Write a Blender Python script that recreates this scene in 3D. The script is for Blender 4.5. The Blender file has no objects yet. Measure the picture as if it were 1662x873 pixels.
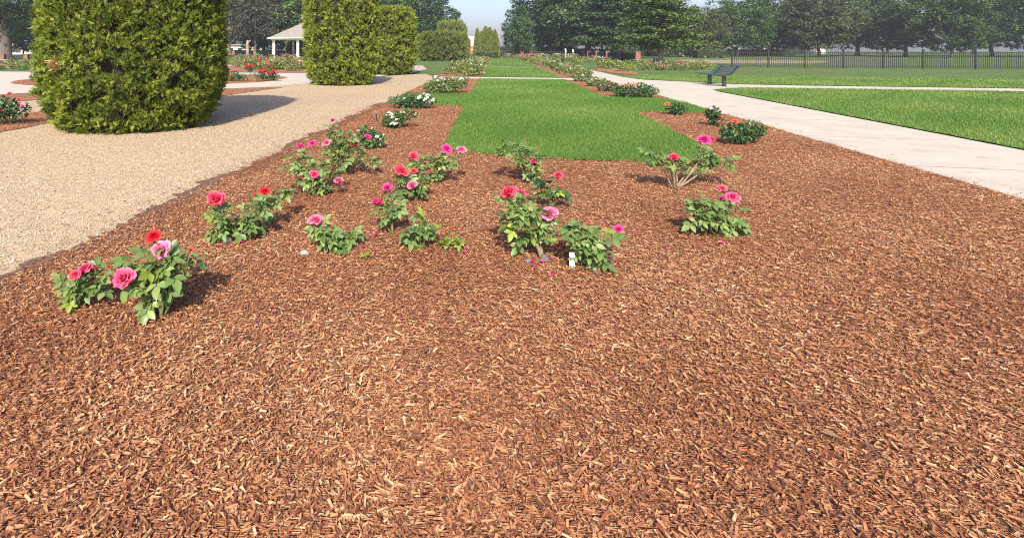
import bpy, math, random
import numpy as np
from mathutils import Vector, Matrix

# ------------------------------------------------------------------ camera, sky, sun, exposure
SC = bpy.context.scene
COL = SC.collection
F, CX, HY, H = 867.0, 600.0, 80.0, 1.5          # focal length and principal point in photo pixels, eye height in metres
AX = math.atan(207 / F); CA, SA = math.cos(AX), math.sin(AX)   # the garden's long axis lies 13.4 degrees right of the lens axis
cam_d = bpy.data.cameras.new('camera'); cam = bpy.data.objects.new('camera', cam_d); COL.objects.link(cam)
cam.location = (0, 0, H); cam.rotation_euler = (math.radians(90), 0, 0)
cam_d.sensor_fit = 'HORIZONTAL'; cam_d.sensor_width = 36; cam_d.lens = F / 1662 * 36
cam_d.shift_x = (831 - CX) / 1662; cam_d.shift_y = -(436.5 - HY) / 1662
cam_d.clip_start = 0.05; cam_d.clip_end = 3000
SC.camera = cam
SUN_AZ, SUN_EL = 9.0, 37.0                       # light travels 9 degrees right of the lens axis; sun behind the viewer
world = bpy.data.worlds.new('World'); SC.world = world; world.use_nodes = True
wn = world.node_tree; bg = wn.nodes['Background']
sky = wn.nodes.new('ShaderNodeTexSky'); sky.sky_type = 'NISHITA'; sky.sun_disc = False
sky.sun_elevation = math.radians(SUN_EL); sky.sun_rotation = math.radians(180 + SUN_AZ)
sky.air_density = 1.0; sky.dust_density = 2.2; sky.ozone_density = 4.5
tint = wn.nodes.new('ShaderNodeMix'); tint.data_type = 'RGBA'; tint.blend_type = 'MULTIPLY'; tint.inputs[0].default_value = 1; tint.inputs[7].default_value = (0.97, 0.85, 0.90, 1)   # smoke haze: an even lilac cast
wn.links.new(sky.outputs['Color'], tint.inputs[6]); wn.links.new(tint.outputs[2], bg.inputs['Color']); bg.inputs['Strength'].default_value = 0.14
sun_d = bpy.data.lights.new('sun', 'SUN'); sun = bpy.data.objects.new('sun', sun_d); COL.objects.link(sun)
sun_d.energy = 4.5; sun_d.angle = math.radians(1.4); sun_d.color = (1.0, 0.93, 0.82)
_a = math.radians(SUN_AZ); _e = math.radians(SUN_EL)
_dir = Vector((math.sin(_a) * math.cos(_e), math.cos(_a) * math.cos(_e), -math.sin(_e)))
sun.rotation_euler = _dir.to_track_quat('-Z', 'Y').to_euler(); sun.location = (-5, -20, 20)
SC.view_settings.view_transform = 'Standard'; SC.view_settings.look = 'None'
SC.view_settings.exposure = 0.86; SC.view_settings.gamma = 1.0
SC.view_settings.use_curve_mapping = False
SC.cycles.use_denoising = False; SC.cycles.filter_width = 1.1
SC.cycles.max_bounces = 6; SC.cycles.transparent_max_bounces = 4; SC.cycles.volume_bounces = 0
random.seed(7); RNG = np.random.default_rng(11)
PI = math.pi

# ------------------------------------------------------------------ helpers
def G(px, py):                                    # ground point seen at a photo pixel
    d = H * F / (py - HY); return ((px - CX) / F * d, d)
def P3(px, py, d):                                # point at depth d seen at a photo pixel
    return Vector(((px - CX) / F * d, d, H - (py - HY) / F * d))
def W(u, v):                                      # garden coordinates (across, along the axis) to world
    return (u * CA + v * SA, -u * SA + v * CA)
def UV(x, y):
    return (x * CA - y * SA, x * SA + y * CA)

def obj(name, me, mats, parent=None, loc=None):
    o = bpy.data.objects.new(name, me); COL.objects.link(o)
    if mats is not None:
        for m in (mats if isinstance(mats, (list, tuple)) else [mats]):
            if len(me.materials) < 8 and m.name not in [x.name for x in me.materials if x]: me.materials.append(m)
    if parent: o.parent = parent
    if loc is not None: o.location = loc
    return o
def mesh(name, V, Fc, attrs=None, mi=None, smooth=False):
    me = bpy.data.meshes.new(name)
    V = np.asarray(V, dtype=np.float32) if len(V) else V
    me.from_pydata(V if not isinstance(V, np.ndarray) else V, [], Fc)
    if attrs:
        for k, (dom, arr) in attrs.items():
            a = me.attributes.new(k, 'FLOAT', dom); a.data.foreach_set('value', np.asarray(arr, dtype=np.float32).ravel())
    if mi is not None: me.polygons.foreach_set('material_index', np.asarray(mi, dtype=np.int32))
    if smooth: me.polygons.foreach_set('use_smooth', np.ones(len(me.polygons), dtype=bool))
    me.update(); return me
def tag(o, label=None, cat=None, group=None, kind=None):
    if label: o['label'] = label
    if cat: o['category'] = cat
    if group: o['group'] = group
    if kind: o['kind'] = kind
    return o
def empty(name, loc=(0, 0, 0), label=None, cat=None, group=None):
    o = bpy.data.objects.new(name, None); COL.objects.link(o); o.location = loc; o.empty_display_size = 0.1
    return tag(o, label, cat, group)

class MB:                                         # collects boxes and tubes into one mesh
    def __init__(s): s.v = []; s.f = []
    def box(s, c, size, M=None):
        n = len(s.v); hx, hy, hz = size[0] / 2, size[1] / 2, size[2] / 2
        for x, y, z in ((-1,-1,-1),(1,-1,-1),(1,1,-1),(-1,1,-1),(-1,-1,1),(1,-1,1),(1,1,1),(-1,1,1)):
            p = Vector((x * hx, y * hy, z * hz))
            if M: p = M @ p
            s.v.append(tuple(p + Vector(c)))
        for q in ((3,2,1,0),(4,5,6,7),(0,1,5,4),(1,2,6,5),(2,3,7,6),(3,0,4,7)): s.f.append(tuple(n + i for i in q))
        return s
    def tube(s, pts, rads, k=6):
        n0 = len(s.v); pts = [Vector(p) for p in pts]
        for i, p in enumerate(pts):
            t = (pts[min(i + 1, len(pts) - 1)] - pts[max(i - 1, 0)]).normalized()
            a = t.cross(Vector((0.31, 0.95, 0.07)));  a = a.normalized() if a.length > 1e-4 else Vector((1, 0, 0))
            b = t.cross(a)
            for j in range(k):
                w = 2 * PI * j / k; s.v.append(tuple(p + (a * math.cos(w) + b * math.sin(w)) * rads[i]))
        for i in range(len(pts) - 1):
            for j in range(k):
                s.f.append((n0 + i * k + j, n0 + i * k + (j + 1) % k, n0 + (i + 1) * k + (j + 1) % k, n0 + (i + 1) * k + j))
        s.f.append(tuple(n0 + j for j in range(k))[::-1]); s.f.append(tuple(n0 + (len(pts) - 1) * k + j for j in range(k)))
        return s
    def build(s, name, m, parent=None, smooth=False, loc=None):
        return obj(name, mesh(name, s.v, s.f, smooth=smooth), m, parent, loc)

# ------------------------------------------------------------------ materials
class NT:
    def __init__(s, name):
        s.m = bpy.data.materials.new(name); s.m.use_nodes = True; s.t = s.m.node_tree; s.t.nodes.clear()
    def n(s, typ, props=None, **ins):
        nd = s.t.nodes.new('ShaderNode' + typ)
        for k, v in (props or {}).items(): setattr(nd, k, v)
        for k, v in ins.items():
            key = int(k[1:]) if k[0] == 'i' and k[1:].isdigit() else k.replace('_', ' ')
            sk = nd.inputs[key]
            if isinstance(v, bpy.types.NodeSocket): s.t.links.new(v, sk)
            else: sk.default_value = v
        return nd
    def ramp(s, fac, stops, interp='LINEAR'):
        r = s.n('ValToRGB'); r.color_ramp.interpolation = interp
        el = r.color_ramp.elements
        while len(el) < len(stops): el.new(0.5)
        for e, (p, c) in zip(el, stops): e.position = p; e.color = (*c, 1) if len(c) == 3 else c
        s.t.links.new(fac, r.inputs[0]); return r.outputs['Color']
    def mix(s, fac, a, b, mode='MIX'):
        nd = s.n('Mix', {'data_type': 'RGBA', 'blend_type': mode})
        for k, v in ((0, fac), (6, a), (7, b)):
            if isinstance(v, bpy.types.NodeSocket): s.t.links.new(v, nd.inputs[k])
            else: nd.inputs[k].default_value = v if k == 0 else (*v[:3], 1)
        return nd.outputs[2]
    def pos(s, scale=(1, 1, 1), rot=0):
        g = s.n('NewGeometry'); mp = s.n('Mapping', Vector=g.outputs['Position'], Scale=scale, Rotation=(0, 0, rot)); return mp.outputs[0]
    def out(s, sh):
        o = s.n('OutputMaterial'); s.t.links.new(sh, o.inputs[0]); return s.m
    def bsdf(s, col, rough=0.8, spec=0.3, normal=None, metallic=0.0):
        b = s.n('BsdfPrincipled', Roughness=rough); b.inputs['Specular IOR Level'].default_value = spec
        b.inputs['Metallic'].default_value = metallic
        if isinstance(col, bpy.types.NodeSocket): s.t.links.new(col, b.inputs['Base Color'])
        else: b.inputs['Base Color'].default_value = (*col, 1)
        if normal is not None: s.t.links.new(normal, b.inputs['Normal'])
        return b.outputs[0]

def plain(name, col, rough=0.6, spec=0.3, var=0.25, scale=6.0, metallic=0.0, bump=0.0):
    t = NT(name); p = t.pos()
    no = t.n('TexNoise', Vector=p, Scale=scale, Detail=5.0)
    c = t.ramp(no.outputs[0], [(0.3, tuple(x * (1 - var) for x in col)), (0.7, tuple(min(1, x * (1 + var)) for x in col))])
    nm = t.n('Bump', Height=no.outputs[0], Strength=bump, Distance=0.02).outputs[0] if bump else None
    return t.out(t.bsdf(c, rough, spec, nm, metallic))

def leafmat(name, stops, rough=0.5, trans=0.25, spec=0.35, tint=(1.1, 1.25, 0.5)):
    t = NT(name); a = t.n('Attribute', {'attribute_name': 'rnd'}); oi = t.n('ObjectInfo')
    f = t.n('Math', {'operation': 'MULTIPLY_ADD'}, i0=oi.outputs['Random'], i1=0.35, i2=a.outputs['Fac'])
    f2 = t.n('Math', {'operation': 'SUBTRACT'}, i0=f.outputs[0], i1=0.17)
    c = t.ramp(f2.outputs[0], stops)
    sh = t.bsdf(c, rough, spec)
    tc = t.mix(1.0, c, tint, 'MULTIPLY')
    tr = t.n('BsdfTranslucent', Color=tc)
    mx = t.n('MixShader', i0=trans, i1=sh, i2=tr.outputs[0])
    return t.out(mx.outputs[0])

M = {}
# ground surfaces
t = NT('gravel'); p = t.pos()
v1 = t.n('TexVoronoi', Vector=p, Scale=75.0); v2 = t.n('TexVoronoi', Vector=p, Scale=33.0)
n1 = t.n('TexNoise', Vector=p, Scale=0.5, Detail=6.0); n2 = t.n('TexNoise', Vector=p, Scale=9.0, Detail=6.0, Roughness=0.7)
c1 = t.ramp(v1.outputs['Color'], [(0.1, (0.24, 0.16, 0.09)), (0.35, (0.40, 0.295, 0.175)), (0.65, (0.52, 0.40, 0.248)), (0.92, (0.67, 0.565, 0.41))])
c2 = t.mix(t.ramp(v2.outputs['Color'], [(0.72, (0, 0, 0)), (0.85, (0.75,) * 3)]), c1, (0.27, 0.19, 0.12))
c3 = t.mix(t.ramp(n1.outputs[0], [(0.35, (0, 0, 0)), (0.7, (0.55,) * 3)]), c2, (0.53, 0.40, 0.235))
c4 = t.mix(t.ramp(n2.outputs[0], [(0.35, (0.5,) * 3), (0.55, (0, 0, 0))]), c3, (0.30, 0.215, 0.135))
b1 = t.n('Bump', Height=v1.outputs['Distance'], Strength=0.7, Distance=0.012)
b2 = t.n('Bump', Height=n2.outputs[0], Strength=0.5, Distance=0.02, Normal=b1.outputs[0])
M['gravel'] = t.out(t.bsdf(c4, 0.9, 0.15, b2.outputs[0]))

def mulch_mat(name, stops, attr=False):
    t = NT(name)
    if attr:
        a = t.n('Attribute', {'attribute_name': 'rnd'}); p = t.pos()
        no = t.n('TexNoise', Vector=p, Scale=120.0, Detail=3.0)
        c = t.ramp(a.outputs['Fac'], stops)
        c = t.mix(t.ramp(no.outputs[0], [(0.4, (0.35,) * 3), (0.65, (0, 0, 0))]), c, (0.11, 0.04, 0.022))
        return t.out(t.bsdf(c, 0.75, 0.25))
    p1 = t.pos((38, 120, 60), 0.5); p2 = t.pos((130, 42, 60), 0.9); p = t.pos()
    w = t.n('TexNoise', Vector=p, Scale=6.0, Detail=3.0)
    va = t.n('TexVoronoi', Vector=p1, Scale=1.0); vb = t.n('TexVoronoi', Vector=p2, Scale=1.0)
    sel = t.ramp(t.n('TexNoise', Vector=p, Scale=14.0, Detail=2.0).outputs[0], [(0.48, (0, 0, 0)), (0.52, (1, 1, 1))])
    f = t.mix(sel, va.outputs['Color'], vb.outputs['Color'])
    bw = t.n('RGBToBW', Color=f)
    c = t.ramp(bw.outputs[0], stops)
    c = t.mix(t.ramp(w.outputs[0], [(0.35, (0.5,) * 3), (0.6, (0, 0, 0))]), c, (0.13, 0.05, 0.03))
    hd = t.mix(sel, va.outputs['Distance'], vb.outputs['Distance'])
    bm = t.n('Bump', Height=hd, Strength=0.9, Distance=0.02, )
    return t.out(t.bsdf(c, 0.85, 0.2, bm.outputs[0]))
MST = [(0.0, (0.10, 0.04, 0.024)), (0.25, (0.25, 0.088, 0.038)), (0.5, (0.40, 0.168, 0.074)), (0.74, (0.52, 0.27, 0.125)), (0.96, (0.65, 0.44, 0.245))]
M['mulch'] = mulch_mat('mulch', MST)
M['chip'] = mulch_mat('chip', MST, True)
M['soil'] = plain('soil', (0.17, 0.10, 0.066), 0.95, 0.1, 0.6, 40, bump=0.8)

def grass_ground(name, a, b):
    t = NT(name); p = t.pos()
    n1 = t.n('TexNoise', Vector=p, Scale=40.0, Detail=4.0); n2 = t.n('TexNoise', Vector=p, Scale=0.7, Detail=5.0)
    c = t.ramp(n1.outputs[0], [(0.3, a), (0.7, b)])
    c = t.mix(t.ramp(n2.outputs[0], [(0.4, (0, 0, 0)), (0.7, (0.45,) * 3)]), c, (b[0] * 1.5, b[1] * 1.15, b[2] * 1.3))
    bm = t.n('Bump', Height=n1.outputs[0], Strength=0.8, Distance=0.05)
    return t.out(t.bsdf(c, 0.9, 0.15, bm.outputs[0]))
M['turf'] = grass_ground('turf', (0.035, 0.085, 0.012), (0.085, 0.17, 0.03))
M['park'] = grass_ground('park', (0.06, 0.105, 0.025), (0.12, 0.18, 0.05))
M['dry'] = plain('dry', (0.27, 0.225, 0.14), 0.95, 0.1, 0.3, 1.5)
t = NT('concrete'); p = t.pos()
n1 = t.n('TexNoise', Vector=p, Scale=1.2, Detail=8.0, Roughness=0.65); n2 = t.n('TexNoise', Vector=p, Scale=160.0, Detail=2.0)
c = t.ramp(n1.outputs[0], [(0.3, (0.44, 0.39, 0.305)), (0.7, (0.56, 0.50, 0.405))])
c = t.mix(t.ramp(n2.outputs[0], [(0.35, (0.35,) * 3), (0.6, (0, 0, 0))]), c, (0.34, 0.30, 0.24))
n3 = t.n('TexNoise', Vector=p, Scale=3.5, Detail=10.0, Roughness=0.75)
c = t.mix(t.ramp(n3.outputs[0], [(0.34, (0.55,) * 3), (0.47, (0, 0, 0))]), c, (0.30, 0.26, 0.205))
M['concrete'] = t.out(t.bsdf(c, 0.85, 0.25, t.n('Bump', Height=n2.outputs[0], Strength=0.25, Distance=0.004).outputs[0]))
M['pink_paving'] = plain('pink_paving', (0.42, 0.32, 0.29), 0.85, 0.2, 0.12, 3)
# plants
M['blade'] = leafmat('blade', [(0.0, (0.034, 0.095, 0.013)), (0.4, (0.085, 0.19, 0.024)), (0.8, (0.15, 0.265, 0.044)), (1.0, (0.35, 0.37, 0.13))], 0.55, 0.3)
M['rose_leaf'] = leafmat('rose_leaf', [(0.0, (0.05, 0.10, 0.028)), (0.5, (0.135, 0.215, 0.06)), (1.0, (0.30, 0.37, 0.12))], 0.42, 0.2, 0.4)
M['rose_leaf_dark'] = leafmat('rose_leaf_dark', [(0.0, (0.022, 0.058, 0.025)), (0.5, (0.045, 0.11, 0.035)), (1.0, (0.11, 0.19, 0.05))], 0.42, 0.18, 0.4)
M['rose_leaf_lime'] = leafmat('rose_leaf_lime', [(0.0, (0.13, 0.20, 0.03)), (0.5, (0.25, 0.33, 0.05)), (1.0, (0.38, 0.42, 0.09))], 0.5, 0.3)
M['far_leaf'] = leafmat('far_leaf', [(0.0, (0.06, 0.10, 0.028)), (0.4, (0.14, 0.185, 0.05)), (0.8, (0.25, 0.28, 0.085)), (1.0, (0.36, 0.29, 0.14))], 0.6, 0.25)
M['thuja'] = leafmat('thuja', [(0.0, (0.05, 0.085, 0.014)), (0.3, (0.13, 0.18, 0.022)), (0.7, (0.265, 0.30, 0.038)), (1.0, (0.46, 0.43, 0.10))], 0.6, 0.2, 0.25)
M['thuja_far'] = leafmat('thuja_far', [(0.0, (0.06, 0.095, 0.02)), (0.5, (0.15, 0.195, 0.036)), (1.0, (0.28, 0.30, 0.065))], 0.65, 0.2, 0.2)
M['core_shade'] = plain('core_shade', (0.035, 0.032, 0.018), 0.9, 0.1, 0.4, 20)  # colour of the solid cores, darkened for the shade in foliage gaps
M['dead_spray'] = leafmat('dead_spray', [(0.0, (0.40, 0.24, 0.11)), (1.0, (0.62, 0.45, 0.25))], 0.8, 0.15)
M['cane'] = plain('cane', (0.12, 0.13, 0.05), 0.7, 0.2, 0.35, 30)
M['cane_old'] = plain('cane_old', (0.27, 0.20, 0.12), 0.85, 0.15, 0.4, 40, bump=0.4)
TREEC = {'green': [(0.0, (0.025, 0.056, 0.017)), (0.5, (0.076, 0.14, 0.038)), (1.0, (0.20, 0.27, 0.09))],
         'bright': [(0.0, (0.028, 0.062, 0.014)), (0.5, (0.07, 0.12, 0.026)), (1.0, (0.17, 0.23, 0.06))],
         'blue': [(0.0, (0.018, 0.046, 0.02)), (0.5, (0.06, 0.118, 0.043)), (1.0, (0.16, 0.235, 0.09))],
         'olive': [(0.0, (0.05, 0.07, 0.028)), (0.5, (0.10, 0.125, 0.05)), (1.0, (0.18, 0.20, 0.09))],
         'grey': [(0.0, (0.05, 0.05, 0.035)), (0.5, (0.10, 0.10, 0.07)), (1.0, (0.19, 0.175, 0.13))]}
for k, s in TREEC.items(): M['tree_' + k] = leafmat('tree_' + k, s, 0.6, 0.22, 0.25)
M['bark'] = plain('bark', (0.12, 0.10, 0.082), 0.95, 0.1, 0.45, 9, bump=0.9)
M['bark_pale'] = plain('bark_pale', (0.27, 0.225, 0.18), 0.95, 0.1, 0.3, 9, bump=0.9)
M['bark_red'] = plain('bark_red', (0.17, 0.075, 0.056), 0.9, 0.1, 0.4, 2, bump=0.5)
# blooms: the petals' own colour runs from a deep heart to a paler rim
def petal_mat(name, deep, rim, spk=0.0):
    t = NT(name); a = t.n('Attribute', {'attribute_name': 'rnd'})
    co = t.n('TexCoord'); no = t.n('TexNoise', Vector=co.outputs['Object'], Scale=9.0, Detail=3.0)
    f = t.n('Math', {'operation': 'MULTIPLY_ADD'}, i0=no.outputs[0], i1=0.5, i2=a.outputs['Fac'])
    f2 = t.n('Math', {'operation': 'SUBTRACT'}, i0=f.outputs[0], i1=0.25)
    c = t.ramp(f2.outputs[0], [(0.15, deep), (0.95, rim)])
    sh = t.bsdf(c, 0.55, 0.25); tr = t.n('BsdfTranslucent', Color=c)
    return t.out(t.n('MixShader', i0=0.3, i1=sh, i2=tr.outputs[0]).outputs[0])
M['b_coral'] = petal_mat('b_coral', (0.62, 0.010, 0.06), (0.90, 0.12, 0.19))
M['b_pink'] = petal_mat('b_pink', (0.58, 0.010, 0.12), (0.90, 0.17, 0.30))
M['b_pale'] = petal_mat('b_pale', (0.56, 0.012, 0.17), (0.90, 0.32, 0.46))
M['b_mag'] = petal_mat('b_mag', (0.50, 0.008, 0.16), (0.85, 0.10, 0.36))
M['b_red'] = petal_mat('b_red', (0.52, 0.004, 0.015), (0.85, 0.03, 0.05))
M['b_white'] = petal_mat('b_white', (0.72, 0.68, 0.52), (0.88, 0.87, 0.82))
M['b_peach'] = petal_mat('b_peach', (0.80, 0.22, 0.13), (0.88, 0.48, 0.34))
M['b_orange'] = petal_mat('b_orange', (0.80, 0.07, 0.04), (0.90, 0.22, 0.13))
# built things
M['black_metal'] = plain('black_metal', (0.018, 0.019, 0.021), 0.45, 0.5, 0.2, 8)
M['slat_metal'] = plain('slat_metal', (0.045, 0.048, 0.054), 0.4, 0.5, 0.25, 8)
M['white_paint'] = plain('white_paint', (0.74, 0.72, 0.67), 0.6, 0.3, 0.06, 3)
M['shingle'] = plain('shingle', (0.27, 0.24, 0.20), 0.95, 0.1, 0.25, 3, bump=0.5)
M['stone'] = plain('stone', (0.36, 0.33, 0.29), 0.9, 0.2, 0.3, 25, bump=0.5)
M['stone_dark'] = plain('stone_dark', (0.14, 0.125, 0.11), 0.9, 0.2, 0.3, 25, bump=0.5)
M['wall_white'] = plain('wall_white', (0.50, 0.47, 0.41), 0.85, 0.2, 0.08, 0.5)  # white lowered in the colour for shade from the trees
M['wall_red'] = plain('wall_red', (0.52, 0.16, 0.11), 0.85, 0.2, 0.12, 1)
M['wall_grey_shaded'] = plain('wall_grey_shaded', (0.13, 0.14, 0.14), 0.85, 0.2, 0.1, 0.6)  # grey darkened in the colour to stand for tree shade
M['glass_dark'] = plain('glass_dark', (0.03, 0.035, 0.04), 0.15, 0.5, 0.1, 1)
M['tag_white'] = plain('tag_white', (0.78, 0.78, 0.76), 0.5, 0.4, 0.05, 30)
M['tag_grey'] = plain('tag_grey', (0.20, 0.20, 0.20), 0.5, 0.4, 0.1, 30)
M['green_metal'] = plain('green_metal', (0.015, 0.035, 0.024), 0.5, 0.4, 0.2, 8)
t = NT('brick'); p = t.pos()
br = t.n('TexBrick', Vector=t.n('Mapping', Vector=p, Rotation=(PI / 2, 0, 0)).outputs[0], Scale=4.5, Color1=(0.24, 0.075, 0.055, 1), Color2=(0.18, 0.06, 0.045, 1), Mortar=(0.27, 0.20, 0.17, 1), Mortar_Size=0.03)
M['brick'] = t.out(t.bsdf(br.outputs[0], 0.9, 0.15))

# ------------------------------------------------------------------ setting: ground sheets
def wob(pts, amp, step, seed, closed=True, freq=3.0):   # subdivide an outline and roughen it
    r = random.Random(seed); out = []
    ph = [r.uniform(0, 6.28) for _ in range(6)]
    n = len(pts); k = 0.0
    for i in range(n if closed else n - 1):
        a = Vector(pts[i]); b = Vector(pts[(i + 1) % n]); L = (b - a).length; m = max(1, min(400, int(L / step)))
        nrm = Vector((-(b - a).y, (b - a).x)).normalized() if L > 0 else Vector((0, 0))
        for j in range(m):
            s = k + L * j / m
            w = math.sin(s * freq + ph[0]) * 0.4 + math.sin(s * freq * 2.7 + ph[1]) * 0.3 + math.sin(s * freq * 7.1 + ph[2]) * 0.3 + r.uniform(-0.5, 0.5)
            out.append(tuple(a.lerp(b, j / m) + nrm * w * amp))
        k += L
    return out
def sheet(name, pts, z, m, kind='structure'):
    V = [(x, y, z) for x, y in pts]
    o = obj(name, mesh(name, V, [tuple(range(len(V)))]), m)
    if o.data.polygons[0].normal.z < 0: o.data.flip_normals()
    return tag(o, kind=kind)
def uvp(pts): return [W(*p) for p in pts]
def pxp(pts): return [G(*p) for p in pts]

S = 700
sheet('ground', [(-S, -S), (S, -S), (S, S), (-S, S)], 0.0, M['park'])
GU0, LU0, LU1, BU1, PU1 = -3.05, -0.85, 3.15, 5.1, 7.55   # gravel edge, lawn left, lawn right, bed right edge, walk right edge
gravel_uv = [(GU0, -6), (GU0, 26), (-3.5, 29.5), (-4.2, 32)]
sheet('gravel_path', wob(uvp(gravel_uv), 0.03, 0.2, 1, False) + pxp([(660, 121.5), (610, 126), (560, 130), (495, 136.8), (440, 141), (363, 144.5), (200, 149), (64, 152), (0, 154), (-250, 162)]) + uvp([(-16, -6)]), 0.004, M['gravel'])
conc_px = [(-500, 170), (0, 154), (30, 152.5), (64, 151.8), (200, 149), (362, 144.8), (438, 141.6), (495, 137), (560, 131), (612, 126.5), (640, 119.5), (560, 119), (500, 119.2), (300, 118), (60, 117.2), (0, 116.8), (-500, 115)]
sheet('curved_walk', pxp(conc_px), 0.010, M['concrete'])
sheet('pink_pavement', pxp([(630, 118.8), (660, 121.2), (693, 113), (686, 107), (655, 107)]), 0.014, M['pink_paving'])
sheet('concrete_walk', uvp([(BU1, -8), (PU1, -8), (PU1, 21.2), (7.75, 22.2), (9.2, 23.25), (12, 23.4), (60, 23.4), (60, 25.3), (12, 25.3), (9.9, 25.6), (8.15, 27.3), (6.9, 28.4), (6.5, 31), (6.45, 92), (5.0, 92), (5.0, 29.1)]) , 0.008, M['concrete'])
cw = bpy.data.objects['concrete_walk']; M['groove_shade'] = plain('groove_shade', (0.20, 0.175, 0.145), 0.95, 0.1, 0.3, 8)  # flat dark strips; the shade of control grooves is in their colour
for k in range(34):
    v0 = 0.9 + k * 2.45
    if 20.5 < v0 < 29: continue
    a_, b_ = (BU1 + .03, PU1 - .03) if v0 < 21 else (5.06, 6.42); o = MB().box((0, 0, 0), (b_ - a_, .014, .003)).build('groove_strip', M['groove_shade'], cw); x, y = W((a_ + b_) / 2, v0); o.location = (x, y, .0085); o.rotation_euler.z = -AX
for k in range(12):
    o = MB().box((0, 0, 0), (.014, 1.84, .003)).build('groove_strip', M['groove_shade'], cw); x, y = W(12.5 + k * 2.45, 24.35); o.location = (x, y, .0085); o.rotation_euler.z = -AX
sheet('cross_walk', uvp([(GU0 + .1, 27.3), (5.04, 27.3), (5.04, 29.0), (GU0 + .1, 29.0)]), 0.012, M['concrete'])
sheet('cross_walk', uvp([(-0.9, 44.6), (3.3, 44.6), (3.3, 46.0), (-0.9, 46.0)]), 0.012, M['concrete'])
# mulch beds
near_bed = [(GU0, -4), (BU1 - .02, -4), (BU1 - .02, 13.8), (3.2, 13.8), (3.1, 10), (2.9, 8.0), (2.0, 7.65), (0.7, 7.6), (-.5, 7.75), (-.8, 8.3), (-.85, 14.15), (GU0, 14.15)]
BEDS = []
def bed(uvpts, seed, amp=0.02, step=0.15):
    pts = wob(uvp(uvpts), amp, step, seed); o = sheet('mulch_bed', pts, 0.014, M['mulch']); BEDS.append(pts); return o
bed(near_bed, 3, 0.025, 0.1)
bed([(GU0, 18.0), (LU0, 18.0), (LU0, 27.0), (GU0 + .05, 27.0)], 4)
bed([(LU1, 17.8), (BU1 - .02, 17.8), (BU1 - .02, 27.0), (LU1 + .1, 27.0)], 5)
for k, (a, b_) in enumerate(((29.2, 44.3), (46.2, 79))):
    bed([(-3.3, a), (LU0, a), (LU0, b_), (-3.3, b_)], 6 + k, 0.03, 0.5)
    bed([(LU1 + .1, a), (4.9, a), (4.9, b_), (LU1 + .1, b_)], 8 + k, 0.03, 0.5)
def bedpx(px, seed, amp=0.03, step=0.2):
    pts = wob(pxp(px), amp, step, seed); sheet('mulch_bed', pts, 0.014, M['mulch']); BEDS.append(pts)
bedpx([(-120, 246), (0, 215), (45, 207.6), (86, 199.4), (120, 192), (115, 180), (74, 181.6), (37, 186), (0, 191), (-120, 204)], 20)
bedpx([(16, 134.7), (24, 131.8), (37, 130), (80, 127.5), (200, 124), (330, 121), (407, 122), (451, 124), (464, 125.6), (467, 126.7), (455, 129.5), (425, 134), (362, 137), (200, 140.5), (67, 140), (37, 138.4), (22, 136.8)], 21, 0.01)
bedpx([(-120, 172), (0, 167.5), (63, 163), (200, 160), (340, 158), (363, 156.5), (400, 151), (430, 146.5), (460, 143), (438, 142.2), (362, 145.4), (200, 149.6), (64, 152.4), (0, 154.6), (-120, 158.5)], 22)
bedpx([(358, 116.5), (430, 118.3), (500, 118.9), (560, 118.6), (560, 97.5), (358, 97.5)], 23, 0.1, 1.0)
bedpx([(-200, 109), (70, 109), (70, 103), (-200, 103)], 24, 0.1, 1.0)
bedpx([(968, 115.5), (1000, 119.5), (1036, 122.5), (1034, 117), (1000, 112.5), (968, 110.5)], 25, 0.08, 0.6)
sheet('far_walk', pxp([(-300, 111.2), (70, 111.2), (70, 109.6), (-300, 109.6)]), 0.018, M['concrete'])
sheet('far_walk', pxp([(360, 107.6), (398, 107.4), (398, 104.6), (360, 104.6)]), 0.018, M['concrete'])
sheet('worn_turf', wob(pxp([(1085, 104), (1330, 103.5), (1340, 99), (1100, 97.5)]), 0.8, 2.0, 31, True, 0.4), 0.016, M['dry'])
# dark soil where the bed meets the gravel
_r = random.Random(55); _l, _rt = [], []
for k in range(260):
    v0 = 1.0 + k * 0.052; wv = math.sin(v0 * 2.1) * .05 + math.sin(v0 * 5.3 + 1) * .04
    _l.append(W(GU0 - .05 + wv - abs(_r.gauss(0, .05)), v0 + _r.uniform(-.02, .02))); _rt.append(W(GU0 + .10 + wv + abs(_r.gauss(0, .05)), v0))
sheet('soil_edge', _l + _rt[::-1], 0.0165, M['soil'])

# lawns
LAWNS = []
def lawn(uvpts, seed, amp=0.028, z=0.018):
    pts = wob(uvp(uvpts), amp, 0.15, seed); sheet('lawn', pts, z, M['turf']); LAWNS.append(pts)
lawn([(-.6, 7.78), (0.7, 7.62), (2.0, 7.66), (2.9, 8.05), (3.1, 10), (3.18, 13.78), (4.9, 13.85), (5.04, 14.6), (5.06, 16.6), (4.9, 17.5), (4.3, 17.75), (3.25, 17.8), (3.2, 27.25), (-.9, 27.25), (-.88, 18.02), (-2.2, 17.95), (-2.75, 17.4), (-3.0, 16.4), (-2.98, 14.9), (-2.6, 14.2), (-.84, 14.12), (-.8, 8.3)], 41)
lawn([(-.86, 29.05), (3.25, 29.05), (3.25, 44.55), (-.86, 44.55)], 42)
lawn([(-.86, 46.05), (3.25, 46.05), (3.25, 80), (-.86, 80)], 43)
lawn([(7.6, -2), (7.6, 21.2), (7.85, 22.1), (9.2, 23.2), (12, 23.35), (34, 23.35), (34, -2)], 44)
lawn([(6.55, 31), (6.95, 28.45), (8.2, 27.35), (9.95, 25.65), (12, 25.35), (45, 25.35), (45, 34), (14, 33), (8.2, 34)], 45)

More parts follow.
